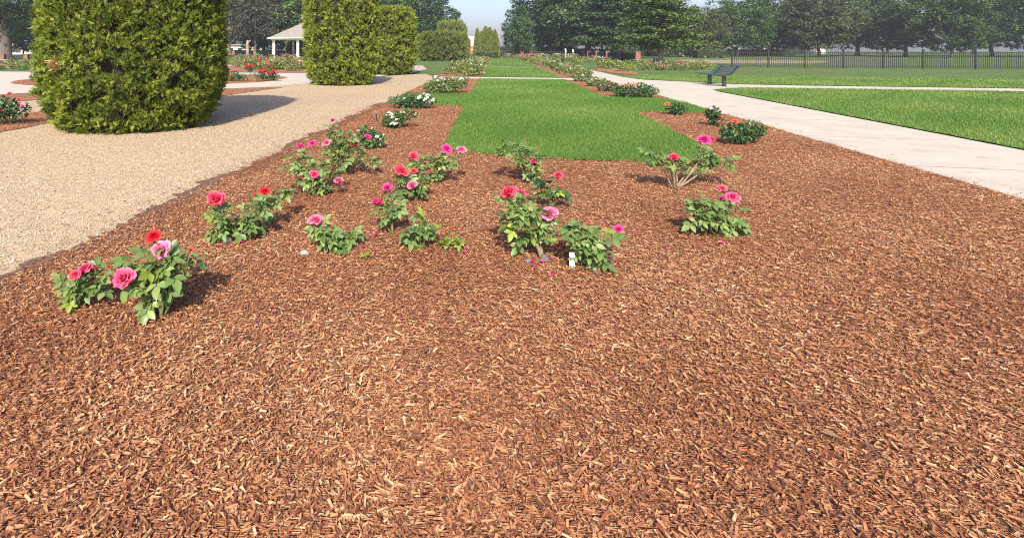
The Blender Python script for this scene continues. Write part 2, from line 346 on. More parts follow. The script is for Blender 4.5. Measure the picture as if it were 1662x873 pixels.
# ------------------------------------------------------------------ scatter: chips, pebbles, grass
def inside(poly, pts):
    x, y = pts[:, 0], pts[:, 1]; r = np.zeros(len(pts), bool); P = np.asarray(poly); n = len(P)
    for i in range(n):
        x1, y1 = P[i]; x2, y2 = P[i - 1]
        if y1 == y2: continue
        c = ((y1 > y) != (y2 > y)) & (x < (x2 - x1) * (y - y1) / (y2 - y1) + x1); r ^= c
    return r
def in_view(p, m=60):
    px = CX + p[:, 0] / np.maximum(p[:, 1], .1) * F; py = HY + H * F / np.maximum(p[:, 1], .1)
    return (p[:, 1] > 1.2) & (px > -m) & (px < 1662 + m) & (py < 873 + 2 * m)
def scatter(poly, dens, near, power, dmax, cap=10**9):
    P = np.asarray(poly); lo, hi = P.min(0), P.max(0); hi[1] = min(hi[1], dmax); lo[1] = max(lo[1], 1.2)
    if hi[1] <= lo[1]: return np.zeros((0, 2))
    res = []; y = lo[1]
    while y < hi[1]:
        y2 = min(hi[1], y * 1.12 + .05); dn = dens * min(1.0, (near / y)) ** power
        x0 = max(lo[0], -.76 * y2); x1 = min(hi[0], 1.3 * y2)
        if x1 > x0:
            n = int((x1 - x0) * (y2 - y) * dn); q = np.empty((n, 2)); q[:, 0] = RNG.uniform(x0, x1, n); q[:, 1] = RNG.uniform(y, y2, n)
            q = q[inside(poly, q)]; q = q[in_view(q)]; res.append(q)
        y = y2
    return np.concatenate(res) if res else np.zeros((0, 2))
def rot_frames(yaw, tilt, roll):
    cy, sy = np.cos(yaw), np.sin(yaw); ct, st = np.cos(tilt), np.sin(tilt); cr, sr = np.cos(roll), np.sin(roll)
    a = np.stack([cy * ct, sy * ct, st], -1)                                    # long axis
    b0 = np.stack([-sy, cy, np.zeros_like(cy)], -1); c0 = np.cross(a, b0)
    b = b0 * cr[:, None] + c0 * sr[:, None]; c = np.cross(a, b); return a, b, c

# wood chips: a bent splinter of four triangles each
pts = [scatter(BEDS[0], 12000, 3.4, 1.45, 15)] + [scatter(b_, 8000, 3.4, 1.5, 30) for b_ in BEDS[1:3]] + [scatter(BEDS[7], 3800, 5, 1.2, 16)]
edge_v = RNG.uniform(1.5, 14, 9000); edge_u = GU0 + .12 - np.abs(RNG.normal(0, .2, 9000))
spv = RNG.uniform(2, 14, 700); spu = BU1 + np.abs(RNG.normal(0, .12, 700)); pts.append(np.stack([spu * CA + spv * SA, -spu * SA + spv * CA], -1))
pts.append(np.stack([edge_u * CA + edge_v * SA, -edge_u * SA + edge_v * CA], -1))
C2 = np.concatenate(pts); n = len(C2); dist = C2[:, 1]
L = RNG.gamma(3.0, 0.0054, n).clip(.006, .06) * (1 + np.maximum(0, dist - 6) * .05); Wd = np.minimum(L * RNG.uniform(.16, .45, n), .011)
rnd = RNG.beta(1.7, 1.6, n) + .05 * (np.sin(C2[:, 0] * 2.3 + C2[:, 1]) + np.sin(C2[:, 1] * 3.1 - C2[:, 0] * 1.2) + np.sin(C2[:, 0] * 6.1 + 2) * .6); rnd = rnd.clip(0, 1); rnd[RNG.random(n) < .06] *= .2; rnd[-9000:] *= .45; L[-9000:] *= .8; Wd[-9000:] *= .8
a, b, c = rot_frames(RNG.uniform(0, 2 * PI, n), RNG.normal(0, .22, n), RNG.normal(0, .35, n))
ctr = np.stack([C2[:, 0], C2[:, 1], .020 + RNG.uniform(0, .016, n)], -1)
Vs = []
for (i, j, k) in ((-.5, -.4, 0), (-.42, .45, .2), (.5, .3, 0), (.44, -.35, .25)):
    Vs.append(ctr + a * (L * i)[:, None] + b * (Wd * j)[:, None] + c * (Wd * k)[:, None])
V = np.stack(Vs, 1).reshape(-1, 3); FQ = np.arange(4 * n).reshape(-1, 4)
tag(obj('wood_chips', mesh('wood_chips', V, FQ, {'rnd': ('FACE', rnd)}), M['chip']), kind='stuff')
NCHIP = n
# gravel pebbles on the near gravel
gp = wob(uvp([(GU0 - .02, 1), (GU0 - .02, 16), (-10, 16), (-10, 1)]), .03, .2, 1)
pt = scatter(gp, 1500, 5, 1.3, 13); n = len(pt); r = RNG.gamma(3, .0017, n).clip(.0025, .014)
a, b, c = rot_frames(RNG.uniform(0, 6.3, n), RNG.normal(0, .3, n), RNG.normal(0, .3, n))
ctr = np.stack([pt[:, 0], pt[:, 1], .004 + r * .35], -1)
Vs = [ctr + a * (r * i)[:, None] + b * (r * j)[:, None] + c * (r * k)[:, None] for i, j, k in ((1, 0, 0), (.1, .8, 0), (-.9, .1, 0), (0, -.75, 0), (.1, 0, .6))]
V = np.stack(Vs, 1).reshape(-1, 3); base = np.arange(n)[:, None] * 5
FT = np.concatenate([base + np.array([[0, 1, 4]]), base + np.array([[1, 2, 4]]), base + np.array([[2, 3, 4]]), base + np.array([[3, 0, 4]])], 1).reshape(-1, 3)
M['pebble'] = leafmat('pebble', [(0.0, (0.12, 0.08, 0.05)), (0.3, (0.33, 0.24, 0.15)), (0.6, (0.48, 0.375, 0.25)), (1.0, (0.68, 0.59, 0.47))], 0.8, 0.0, 0.2)
tag(obj('gravel_pebbles', mesh('gravel_pebbles', V, FT, {'rnd': ('FACE', np.repeat(RNG.beta(1.3, 1.2, n), 4))}), M['pebble']), kind='stuff')
# grass blades
def grass(name, pts, h0, w0):
    n = len(pts); d = pts[:, 1]; sc = np.maximum(1, d / 9.0)
    patch = (np.sin(pts[:, 0] * 1.3 + 1) + np.sin(pts[:, 1] * .9 + pts[:, 0] * .6) + np.sin(pts[:, 1] * 2.3 - pts[:, 0] * 1.7)) / 6
    hgt = h0 * RNG.uniform(.55, 1.25, n) * (1 + .25 * patch); w = w0 * RNG.uniform(.7, 1.3, n) * sc
    yaw = RNG.uniform(0, 2 * PI, n); lean = RNG.uniform(.1, .9, n) * hgt; ly = RNG.uniform(0, 2 * PI, n)
    ctr = np.stack([pts[:, 0], pts[:, 1], np.full(n, .014)], -1)
    wx = np.stack([np.cos(yaw) * w / 2, np.sin(yaw) * w / 2, np.zeros(n)], -1)
    tip = ctr + np.stack([np.cos(ly) * lean, np.sin(ly) * lean, hgt], -1)
    V = np.stack([ctr - wx, ctr + wx, tip], 1).reshape(-1, 3); FT = np.arange(3 * n).reshape(-1, 3)
    rnd = (RNG.beta(2.2, 2.2, n) + patch * .3).clip(0, 1); rnd[RNG.random(n) < .025] = 1
    tag(obj(name, mesh(name, V, FT, {'rnd': ('FACE', rnd)}), M['blade']), kind='stuff')
grass('lawn_grass', np.concatenate([scatter(LAWNS[0], 6800, 7.6, 1.45, 30), scatter(LAWNS[1], 2600, 8, 1.3, 48), scatter(LAWNS[2], 1200, 8, 1.2, 80)]), .050, .005)
grass('lawn_grass', np.concatenate([scatter(LAWNS[3], 3000, 7.6, 1.3, 26), scatter(LAWNS[4], 2600, 8, 1.3, 36)]), .052, .007)

# ------------------------------------------------------------------ clipped arborvitae
def hedge_mesh(R, Hh, clump, spray, per, seed, sq=2.4, base=.7, topround=.45, wx=1.0):
    r = np.random.default_rng(seed)
    def prof(z):
        t = z / Hh; lo = base + (1 - base) * np.clip(t / .2, 0, 1) ** .6
        hi = np.where(z > Hh - topround, np.sqrt(np.clip(1 - ((z - (Hh - topround)) / topround) ** 2, 0, 1)) * .3 + .7, 1.0)
        return R * lo * hi
    nside = int(2 * PI * R * wx * Hh / clump ** 2); ntop = int(PI * R * R * wx / clump ** 2)
    nz = max(3, int(Hh / clump)); nth = max(8, nside // nz); nside = nz * nth
    gi = np.arange(nside); z = .04 + (Hh - .04) * ((gi // nth) + r.uniform(-.7, 1.7, nside)) / nz; z = z.clip(.03, Hh); th = 2 * PI * ((gi % nth) + .5 * ((gi // nth) % 2) + r.uniform(-.85, .85, nside)) / nth
    se = (np.abs(np.cos(th)) ** sq + np.abs(np.sin(th)) ** sq) ** (-1 / sq)
    bump = .02 * np.sin(th * 7 + z * 2.1) + .018 * np.sin(th * 13 - z * 3.3 + 1) + .01 * np.sin(z * 9 + th * 4)
    rr = prof(z) * se * (1 + bump) - np.abs(r.normal(0, clump * .42, nside)) + clump * .25
    cs = np.stack([rr * np.cos(th) * wx, rr * np.sin(th), z], -1); ns = np.stack([np.cos(th), np.sin(th), np.full(nside, .25)], -1)
    q = np.sqrt(r.uniform(0, 1, ntop)) * R * .85; th2 = r.uniform(0, 2 * PI, ntop)
    se2 = (np.abs(np.cos(th2)) ** sq + np.abs(np.sin(th2)) ** sq) ** (-1 / sq)
    ct = np.stack([q * se2 * np.cos(th2) * wx, q * se2 * np.sin(th2), Hh + r.normal(0, .04, ntop) - .05 * (q / R) ** 2], -1)
    nt_ = np.tile(np.array([[0, 0, 1.0]]), (ntop, 1))
    c0 = np.concatenate([cs, ct]); n0 = np.concatenate([ns, nt_]); n0 /= np.linalg.norm(n0, axis=1)[:, None]
    cc = np.repeat(c0, per, 0); nn = np.repeat(n0, per, 0); m = len(cc)
    crn = np.repeat(r.beta(2, 2, len(c0)), per)
    jit = r.normal(0, 1, (m, 3)); d = nn * .55 + jit * .55 + np.array([0, 0, .35]); d /= np.linalg.norm(d, axis=1)[:, None]
    org = cc - nn * clump * .3 + r.normal(0, clump * .3, (m, 3))
    L = spray * r.uniform(.55, 1.35, m)
    s = np.cross(d, nn + r.normal(0, .75, (m, 3))); s /= np.linalg.norm(s, axis=1)[:, None]
    k = np.cross(d, s)
    # a flat spray: five narrow fingers fanned from one stem
    Vs = [org]; fing = ((-.44, .58), (-.20, .86), (0, 1.12), (.22, .84), (.46, .54)); faces = []
    for (sx, ly) in fing:
        tip = org + d * (L * ly * r.uniform(.8, 1.25, m))[:, None] + s * (L * (sx + r.normal(0, .1, m)) * .78)[:, None] + k * (L * r.normal(0, .09, m))[:, None]
        mid = org + d * (L * ly * .62)[:, None] + s * (L * (sx * .45))[:, None]
        Vs += [mid - s * (L * .055)[:, None] + k * (L * .03)[:, None], mid + s * (L * .055)[:, None] - k * (L * .03)[:, None], tip]
    V = np.stack(Vs, 1); nv = V.shape[1]; V = V.reshape(-1, 3); b0 = np.arange(m)[:, None] * nv
    fl = []
    for i in range(5):
        o = 1 + 3 * i; fl += [[0, o, o + 2], [0, o + 2, o + 1]]
    # keep it lean: one quad per finger
    FQ = np.concatenate([b0 + np.array([[0, 1 + 3 * i, 3 + 3 * i, 2 + 3 * i]]) for i in range(5)], 1).reshape(-1, 4)
    rnd = (crn * .5 + r.beta(1.6, 1.6, m) * .5)
    rnd = np.repeat(rnd.clip(0, 1), 5)
    V[:, 2] = np.maximum(V[:, 2], .01)
    return mesh('arborvitae_foliage', V, FQ, {'rnd': ('FACE', rnd)}), prof
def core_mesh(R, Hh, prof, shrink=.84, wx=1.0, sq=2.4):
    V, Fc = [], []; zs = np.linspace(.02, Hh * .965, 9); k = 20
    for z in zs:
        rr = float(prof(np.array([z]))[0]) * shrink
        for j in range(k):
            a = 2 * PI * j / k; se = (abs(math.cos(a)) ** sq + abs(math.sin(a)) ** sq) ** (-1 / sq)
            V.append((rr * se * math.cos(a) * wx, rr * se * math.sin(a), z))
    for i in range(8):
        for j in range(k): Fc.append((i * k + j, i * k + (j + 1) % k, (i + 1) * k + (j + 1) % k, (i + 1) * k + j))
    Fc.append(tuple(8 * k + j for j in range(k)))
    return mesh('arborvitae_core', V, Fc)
def hedge(loc, R, Hh, clump, spray, per, seed, label, m='thuja', group=None, rotz=0.0, wx=1.0, base=.7, sq=2.3, me=None):
    o = empty('arborvitae', (loc[0], loc[1], 0.0), label, 'shrub', group); o.rotation_euler.z = rotz
    if me is None:
        f, pr = hedge_mesh(R, Hh, clump, spray, per, seed, sq, base, wx=wx); me = (f, core_mesh(R, Hh, pr, wx=wx, sq=sq))
    obj('foliage', me[0], M[m], o); obj('shade_core', me[1], M['core_shade'], o)  # solid core behind the sprays, coloured dark like shaded gaps
    tr = MB().tube([(0, 0, -.02), (.02, 0, .4), (0, .02, Hh * .8)], [.13, .11, .03], 8).build('trunk', M['bark'], o)
    return o, me
GH = 'clipped arborvitae shrubs along the gravel path'
h1, _ = hedge((-4.62, 10.6), 1.63, 4.05, .125, .098, 20, 1, 'huge clipped arborvitae shrub nearest the viewer on the gravel, its top out of view', group=GH, rotz=.3)
h2, _ = hedge((-1.20, 22.85), 1.52, 4.05, .19, .145, 15, 2, 'clipped arborvitae column in the middle, right of the white gazebo', group=GH, rotz=.2)
h3, _ = hedge((1.12, 31.9), 1.52, 3.85, .22, .19, 13, 3, 'clipped arborvitae whose flat top shows, partly behind the middle column', group=GH, rotz=.1)
# a dead tan spray on the near shrub
r = np.random.default_rng(5); dd_c = P3(93, 106, 9.02); Vd, Fd = [], []
for i in range(70):
    o_ = Vector(dd_c) + Vector(r.normal(0, .06, 3)); d_ = Vector((r.normal(-.3, .6), -1 + r.normal(0, .4), r.normal(.2, .6))).normalized(); s_ = d_.cross(Vector(r.normal(0, 1, 3))).normalized()
    k0 = len(Vd); Vd += [tuple(o_), tuple(o_ + d_ * .05 + s_ * .018), tuple(o_ + d_ * .11), tuple(o_ + d_ * .05 - s_ * .018)]; Fd.append((k0, k0 + 1, k0 + 2, k0 + 3))
Mi = Matrix.Rotation(-.3, 4, 'Z') @ Matrix.Translation((4.62, -10.6, 0))
dm = mesh('dead_spray', [tuple(Mi @ Vector(v)) for v in Vd], Fd, {'rnd': ('FACE', r.random(len(Fd)))})
tag(obj('dead_spray', dm, M['dead_spray'], h1), 'dead tan sprig on the left side')
# far clipped blocks and spires
GF = 'far clipped arborvitae beyond the beds'
hb, meb = hedge(G(713, 100)[:1] + (67.5,), 2.35, 3.5, .3, .28, 11, 12, 'broad flat topped arborvitae block standing left of the lawn end', 'thuja_far', GF, sq=3.4, base=.92)
hb.location.x = (714 - CX) / F * 67.5
for px, d, top, R, lb in ((739, 78, 56, 1.55, 'arborvitae block tucked behind the broad far block, just right of it'), (753, 86, 64, .95, 'small low arborvitae at the right end of the far blocks'), (733, 92, 38, 2.2, 'tall olive arborvitae rising behind the broad far block'), (692, 96, 58, 2.0, 'olive arborvitae half hidden behind the left edge of the broad far block'), (487, 96, 66, 2.3, 'arborvitae block showing under the gazebo roof beside its post')):
    hh = H + (HY - top) / F * d; o, _ = hedge(((px - CX) / F * d, d), 2.35, 3.5, 0, 0, 0, 0, lb, 'thuja_far', GF, rotz=px * .1, me=meb)
    o.scale = (R / 2.35, R / 2.35, hh / 3.5)

def spire_mesh(seed, R=1.0, Hh=5.0, n=5200):
    r = np.random.default_rng(seed); z = Hh * (1 - np.sqrt(r.uniform(0, 1, n) ** 1.15)) ; th = r.uniform(0, 2 * PI, n)
    tt = z / Hh; rr = R * np.clip((1 - tt), 0, 1) ** .55 * (.85 + .15 * np.minimum(1, tt / .08)) * (1 + .07 * np.sin(th * 5 + z * 1.3) + r.normal(0, .05, n))
    o = np.stack([rr * np.cos(th), rr * np.sin(th), z + .05], -1); d = np.stack([np.cos(th) * .5, np.sin(th) * .5, np.full(n, .9)], -1) + r.normal(0, .3, (n, 3))
    d /= np.linalg.norm(d, axis=1)[:, None]; s = np.cross(d, r.normal(0, 1, (n, 3))); s /= np.linalg.norm(s, axis=1)[:, None]; L = r.uniform(.16, .34, n)[:, None]
    V = np.stack([o - d * L * .4, o + s * L * .22, o + d * L * .7, o - s * L * .22], 1).reshape(-1, 3)
    return mesh('spire_foliage', V, np.arange(4 * n).reshape(-1, 4), {'rnd': ('FACE', r.beta(2, 2, n))})
sp = [spire_mesh(61), spire_mesh(62)]
spcore = mesh('spire_core', [(math.cos(q) * .72, math.sin(q) * .72, .05) for q in np.linspace(0, 2 * PI, 13)[:-1]] + [(math.cos(q) * .55, math.sin(q) * .55, 2.4) for q in np.linspace(0, 2 * PI, 13)[:-1]] + [(0, 0, 4.6)],
              [(i, (i + 1) % 12, 12 + (i + 1) % 12, 12 + i) for i in range(12)] + [(12 + i, 12 + (i + 1) % 12, 24) for i in range(12)])
for i, (px, top, R, w) in enumerate(((775, 46, .8, 'leftmost'), (781, 51, .75, 'shorter second'), (788, 43, 1.15, 'tallest middle'), (795, 45, 1.1, 'fourth'), (803, 48, .95, 'rightmost'))):
    d = 93 + (i % 2) * 1.2; hh = H + (HY - top) / F * d
    o = empty('arborvitae_spire', ((px - CX) / F * d, d, 0), f'{w} pointed dark arborvitae spire in the row at the end of the lawn', 'shrub', 'pointed arborvitae spires at the lawn end')
    obj('foliage', sp[i % 2], M['thuja_far'], o); obj('shade_core', spcore, M['core_shade'], o); o.scale = (R, R, hh / 5.05); o.rotation_euler.z = i * 1.3  # plain cone core in the shade colour, no modelled branches

# ------------------------------------------------------------------ roses
def leaflet_verts(L, Wd, bend=.15):
    st = [(0, 0), (.18, .62), (.42, 1.0), (.72, .72), (1.0, 0.0)]; V = []; Fc = []
    for y, w in st:
        z = -bend * L * y * y
        V += [(-w * Wd / 2, y * L, z + .16 * w * Wd), (0, y * L, z), (w * Wd / 2, y * L, z + .16 * w * Wd)]
    for i in range(4):
        k = i * 3; Fc += [(k, k + 1, k + 4, k + 3), (k + 1, k + 2, k + 5, k + 4)]
    return V, Fc
def compound_leaf(seed, L=.135):
    r = random.Random(seed); V, Fc, rn = [], [], []
    spec = [(L * .56, 0, .50, 1.0)] + [(L * .5, s * 62, .44, .86) for s in (-1, 1)] + [(L * .2, s * 70, .36, .72) for s in (-1, 1)]
    for (y0, ang, ll, sc) in spec:
        lv, lf = leaflet_verts(L * ll * r.uniform(.9, 1.1), L * ll * .62 * r.uniform(.9, 1.1), r.uniform(.05, .35))
        a = math.radians(-ang + r.uniform(-10, 10)); tilt = r.uniform(-.25, .25); k = len(V); g = r.random() * .5 + .25
        for x, y, z in lv:
            z += x * tilt; V.append((x * math.cos(a) - y * math.sin(a), y0 + x * math.sin(a) + y * math.cos(a), z - .25 * y0 * y0 / L))
        Fc += [tuple(k + i for i in f) for f in lf]; rn += [g] * len(lf)
    k = len(V); w = .0016                              # the stalk
    V += [(-w, -.03, .004), (w, -.03, .004), (w, L * .6, -.25 * .36 * L), (-w, L * .6, -.25 * .36 * L)]; Fc.append((k, k + 1, k + 2, k + 3)); rn.append(.6)
    return mesh('rose_leaf', V, Fc, {'rnd': ('FACE', rn)}, smooth=True)
LEAVES = [compound_leaf(100 + i) for i in range(7)]
def bloom_mesh(seed, npet=40, opened=1.0, cells=(4, 3)):
    r = random.Random(seed); V, Fc, at = [], [], []; ns, nt_ = cells
    for i in range(npet):
        q = i / (npet - 1); phi = i * 2.39996 + r.uniform(-.25, .25); tone = r.uniform(-.22, .22)
        th0 = .05 + .75 * q; th1 = .1 + (1.75 * q ** 1.2 * opened) + r.uniform(-.2, .2); Ln = .34 + .20 * q + r.uniform(-.03, .03); w0 = .13 + .15 * q
        rr, zz = .015 + .07 * q, .12 - .16 * q; k = len(V); wv = r.uniform(0, 6); cu = .9 - .5 * q
        for t_ in range(nt_ + 1):
            f = t_ / nt_; wd = w0 * (.35 + .9 * math.sin(PI * min(.92, .12 + .66 * f))) * (.72 if f == 1 else 1)
            for s_ in range(ns + 1):
                sx = s_ / ns * 2 - 1; x = sx * wd; rad = rr - cu * x * x / (rr + .16) + r.uniform(-.008, .008); z = zz + .02 * math.sin(5 * sx + wv) * f - .10 * abs(sx) ** 3 * f * Ln / .5
                V.append((rad * math.cos(phi) - x * math.sin(phi), rad * math.sin(phi) + x * math.cos(phi), z))
                at.append(max(0, min(1, .1 + .22 * q + .5 * f * f + .3 * abs(sx) ** 2 * f + tone)))
            th = th0 + (th1 - th0) * f ** 1.4; rr += math.sin(th) * Ln / nt_; zz += math.cos(th) * Ln / nt_
        for t_ in range(nt_):
            for s_ in range(ns):
                p0 = k + t_ * (ns + 1) + s_; Fc.append((p0, p0 + 1, p0 + ns + 2, p0 + ns + 1))
    V = np.array(V); R = np.percentile(np.hypot(V[:, 0], V[:, 1]), 98); V /= R * 2.0; V[:, 2] -= V[:, 2].mean()
    return mesh('bloom', V, Fc, {'rnd': ('POINT', at)}, smooth=True)
BLOOMS = [bloom_mesh(200 + i, 40, o) for i, o in enumerate((1.0, .85, 1.1, .7))]
BUDS = [bloom_mesh(230, 16, .4)]
SMALL = [bloom_mesh(240 + i, 14, 1.0, (2, 2)) for i in range(3)]
def bloom_obj(parent, p, dia, color, rr, small=False, bud=False):
    me = (BUDS if bud else SMALL if small else BLOOMS)[rr.randrange(1 if bud else 3 if small else 4)]
    o = bpy.data.objects.new('bloom', me); COL.objects.link(o)
    if not me.materials: me.materials.append(M['b_pink'])
    o.material_slots[0].link = 'OBJECT'; o.material_slots[0].material = M['b_' + color]
    nrm = Vector((rr.gauss(-.12, .25), rr.gauss(-.42, .22), 1)).normalized()
    o.rotation_euler = (nrm.to_track_quat('Z', 'Y').to_matrix() @ Matrix.Rotation(rr.uniform(0, 6.28), 3, 'Z')).to_euler()
    o.scale = (dia * .97,) * 3; o.location = p; o.parent = parent; return o
def leaf_obj(parent, p, out, size, m, rr):
    me = LEAVES[rr.randrange(len(LEAVES))]
    o = bpy.data.objects.new('leaf', me); COL.objects.link(o)
    if not me.materials: me.materials.append(M['rose_leaf'])
    o.material_slots[0].link = 'OBJECT'; o.material_slots[0].material = m
    y = (out + Vector((rr.gauss(0, .45), rr.gauss(0, .45), rr.gauss(-.12, .3)))).normalized()
    z = Vector((rr.gauss(0, .35), rr.gauss(-.25, .35), 1)) + out * .35; x = y.cross(z).normalized(); z = x.cross(y)
    o.rotation_euler = Matrix((x, y, z)).transposed().to_euler(); o.location = p; o.scale = (size,) * 3; o.parent = parent; return o
def canes(parent, base, ends, rr, r0=.0075, m='cane', name='cane'):
    for e in ends:
        b_ = Vector((rr.uniform(-.025, .025), rr.uniform(-.025, .025), -.02)) + base; e = Vector(e)
        mid = b_.lerp(e, .5) + Vector((rr.uniform(-.04, .04), rr.uniform(-.04, .04), rr.uniform(.0, .05)))
        pts = [b_ * (1 - s) ** 2 + mid * 2 * s * (1 - s) + e * s * s for s in (0, .25, .5, .75, 1)]
        MB().tube(pts, [r0, r0 * .9, r0 * .75, r0 * .55, r0 * .35], 6).build(name, M[m], parent, True)
def rose(base_px, clusters, blooms, label, seed, dens=1.0, leaf='rose_leaf', size=1.0, trunk=None, group='rose bushes in the near bed', thick=.0075, bark='cane'):
    """near bush: every compound leaf is a part. clusters are (px, py, rx, ry) at the bush's own depth"""
    rr = random.Random(seed); d0 = H * F / (base_px[1] - HY); bx = (base_px[0] - CX) / F * d0
    o = empty('rose_bush', (bx, d0, .012), label, 'rose bush', group); o0 = Vector(o.location); ends = []
    for cl in clusters:
        cx, cy, rx, ry = cl[:4]; dd = cl[4] if len(cl) > 4 else 0
        c = P3(cx, cy, d0 + dd) - o0; k = (d0 + dd) / F; RX, RZ = rx * k, ry * k; RY = RX * .85
        ends.append(c + Vector((0, 0, RZ * .3)))
        nl = max(5, int(dens * 15 * (RX / .12) * (RZ / .1) + 5))
        for i in range(nl):
            while True:
                v = Vector((rr.uniform(-1, 1), rr.uniform(-1, 1), rr.uniform(-1, 1)))
                if .15 < v.length < 1: break
            v = v * (v.length ** -.35)
            p = c + Vector((v.x * RX * .9, v.y * RY * .9, v.z * RZ * .9)); out = Vector((v.x, v.y, v.z * .35 + .02)).normalized()
            p.z = max(p.z, .03)
            leaf_obj(o, p - out * .05, out, size * rr.uniform(.55, 1.1), M['rose_leaf_lime' if rr.random() < .05 else leaf], rr)
    for bl in blooms:
        px, py, w, col = bl[:4]; dd = bl[4] if len(bl) > 4 else 0; d = d0 + dd
        p = P3(px, py, d) - o0; bloom_obj(o, p - Vector((0, 0, w * d / F * .12)), w * d / F, col, rr, bud=w < 11); ends.append(p - Vector((0, 0, w * d / F * .3)))
    for cl in clusters[:3]:                           # unopened buds on thin shoots
        if rr.random() < .6:
            p = P3(cl[0] + rr.uniform(-.7, .7) * cl[2], cl[1] - cl[3] * rr.uniform(.9, 1.3), d0) - o0; bd = bloom_obj(o, p, .023, rr.choice(['mag', 'coral', 'red']), rr, bud=True); bd.name = 'bud'; ends.append(p - Vector((0, 0, .01)))
    if trunk:
        top = P3(trunk[0], trunk[1], d0) - o0
        MB().tube([(0, 0, -.03), top * .5 + Vector((.01, 0, .0)), top], [.024, .019, .014], 8).build('trunk', M['cane_old'], o, True); canes(o, top, ends, rr, .008)
    else: canes(o, Vector((0, 0, 0)), ends, rr, thick, bark)
    for e in ends:                                   # a few leaves up each shoot
        for q in (.55, .75, .92):
            a_ = rr.uniform(0, 6.28); leaf_obj(o, Vector(e) * q + Vector((0, 0, .02)), Vector((math.cos(a_), math.sin(a_), .1)), size * rr.uniform(.5, .85), M[leaf], rr)
    return o

rose((262, 520), [(228, 440, 36, 26), (262, 432, 32, 28), (298, 426, 24, 18, .12), (250, 468, 44, 26)], [(249, 380, 24, 'red', .1), (262, 402, 31, 'pale'), (200, 447, 36, 'pink', -.1)], 'rose bush at the bottom left with one red bloom above a large pale pink one', 1, .8, 'rose_leaf', 1.15)
rose((128, 505), [(150, 458, 30, 22), (118, 470, 26, 22)], [(138, 433, 30, 'pink'), (122, 443, 20, 'coral', -.1)], 'rose bush at the lower left corner with pink blooms beside the gravel', 2, .8)
rose((398, 396), [(362, 362, 27, 30), (352, 344, 16, 10, .1), (415, 345, 30, 26, .1), (395, 362, 18, 18), (462, 308, 17, 10, .55), (440, 325, 16, 9, .3)], [(351, 319, 31, 'coral'), (430, 308, 17, 'red', .15)], 'rose bush with a big coral bloom on the left and a small red one', 3, 1.15)
rose((512, 320), [(485, 264, 26, 20), (505, 285, 22, 20), (518, 300, 16, 14), (540, 272, 22, 18, .2)], [(488, 236, 16, 'mag', .25), (507, 231, 15, 'mag', .3), (530, 230, 16, 'pale', .3), (510, 281, 18, 'pink', -.1), (549, 291, 18, 'pale', -.05)], 'rose bush with two pink blooms low at its front and three above', 4, 1.1)
rose((562, 286), [(555, 226, 26, 16), (568, 250, 32, 17), (600, 260, 20, 11), (540, 240, 18, 14), (538, 212, 8, 12)], [(540, 194, 9, 'mag'), (573, 230, 16, 'pink'), (597, 221, 12, 'mag', .2)], 'tall rose bush with a single bud on a high shoot above a pink bloom', 5, 1.15, 'rose_leaf')
rose((545, 412), [(520, 372, 22, 13), (545, 388, 20, 15), (556, 398, 16, 10), (572, 380, 12, 8, .1)], [(512, 354, 26, 'pale')], 'low rose bush topped by one flat pink bloom, right of the coral one', 6, 1.0)
rose((634, 384), [(640, 320, 22, 10, .1), (634, 346, 16, 20)], [(613, 325, 23, 'pink'), (628, 302, 18, 'mag', .15)], 'slender rose bush with two frilly pink blooms at its upper left', 7, 1.2)
rose((672, 330), [(668, 308, 24, 12), (680, 292, 20, 12, .1), (652, 290, 12, 8)], [(651, 274, 25, 'coral'), (671, 276, 14, 'coral', .05), (669, 298, 19, 'pale', -.1)], 'rose bush with a coral bloom, a small coral one beside it and pink below', 8, 1.1)
rose((706, 300), [(672, 262, 22, 10), (705, 263, 24, 14), (732, 260, 22, 10), (712, 280, 12, 8)], [(671, 251, 17, 'coral'), (725, 239, 20, 'mag'), (749, 241, 18, 'pale')], 'rose bush with two magenta pink blooms at its right against the lawn corner', 9, 1.0)
rose((682, 404), [(668, 378, 18, 18), (690, 368, 18, 14), (680, 386, 18, 12)], [], 'small flowerless rose bush with rounded dark leaves in the mulch', 10, 1.1)
rose((730, 410), [(722, 394, 15, 10), (742, 390, 14, 9)], [], 'small lime green rose seedling in the mulch beside the flowerless bush', 11, 1.2, 'rose_leaf_lime', .62)
rose((593, 424), [(593, 414, 10, 9)], [], 'tiny leafy seedling at the bottom edge of the mulch', 12, 1.3, 'rose_leaf_lime', .42)
rose((862, 300), [(838, 240, 24, 13, .15), (858, 256, 26, 16), (864, 276, 20, 12), (818, 246, 12, 8)], [(868, 261, 20, 'mag')], 'leafy rose bush at the lawn front edge with one magenta bloom', 13, 1.1)
rose((893, 342), [(890, 308, 26, 15), (905, 318, 20, 12), (878, 296, 14, 9)], [(906, 282, 17, 'coral')], 'sparse dark rose bush with one coral bloom on a tall shoot', 14, .8, 'rose_leaf_dark', .85)
rose((882, 424), [(838, 338, 26, 20), (862, 350, 28, 24), (880, 372, 20, 20), (835, 358, 22, 14), (850, 382, 14, 12)], [(825, 308, 30, 'coral'), (846, 311, 20, 'pink', .1), (892, 343, 29, 'pale', -.05)], 'rose bush on a leaning woody trunk with coral and pink blooms', 15, .95, 'rose_leaf', 1.05, trunk=(864, 384))
rose((956, 442), [(945, 385, 28, 22), (970, 392, 28, 20), (958, 412, 34, 18), (940, 368, 18, 10, .1)], [(1004, 370, 18, 'mag', .1), (990, 410, 14, 'mag', .2)], 'dense low rose bush with a white tag at its foot', 16, .95, 'rose_leaf', 1.05)
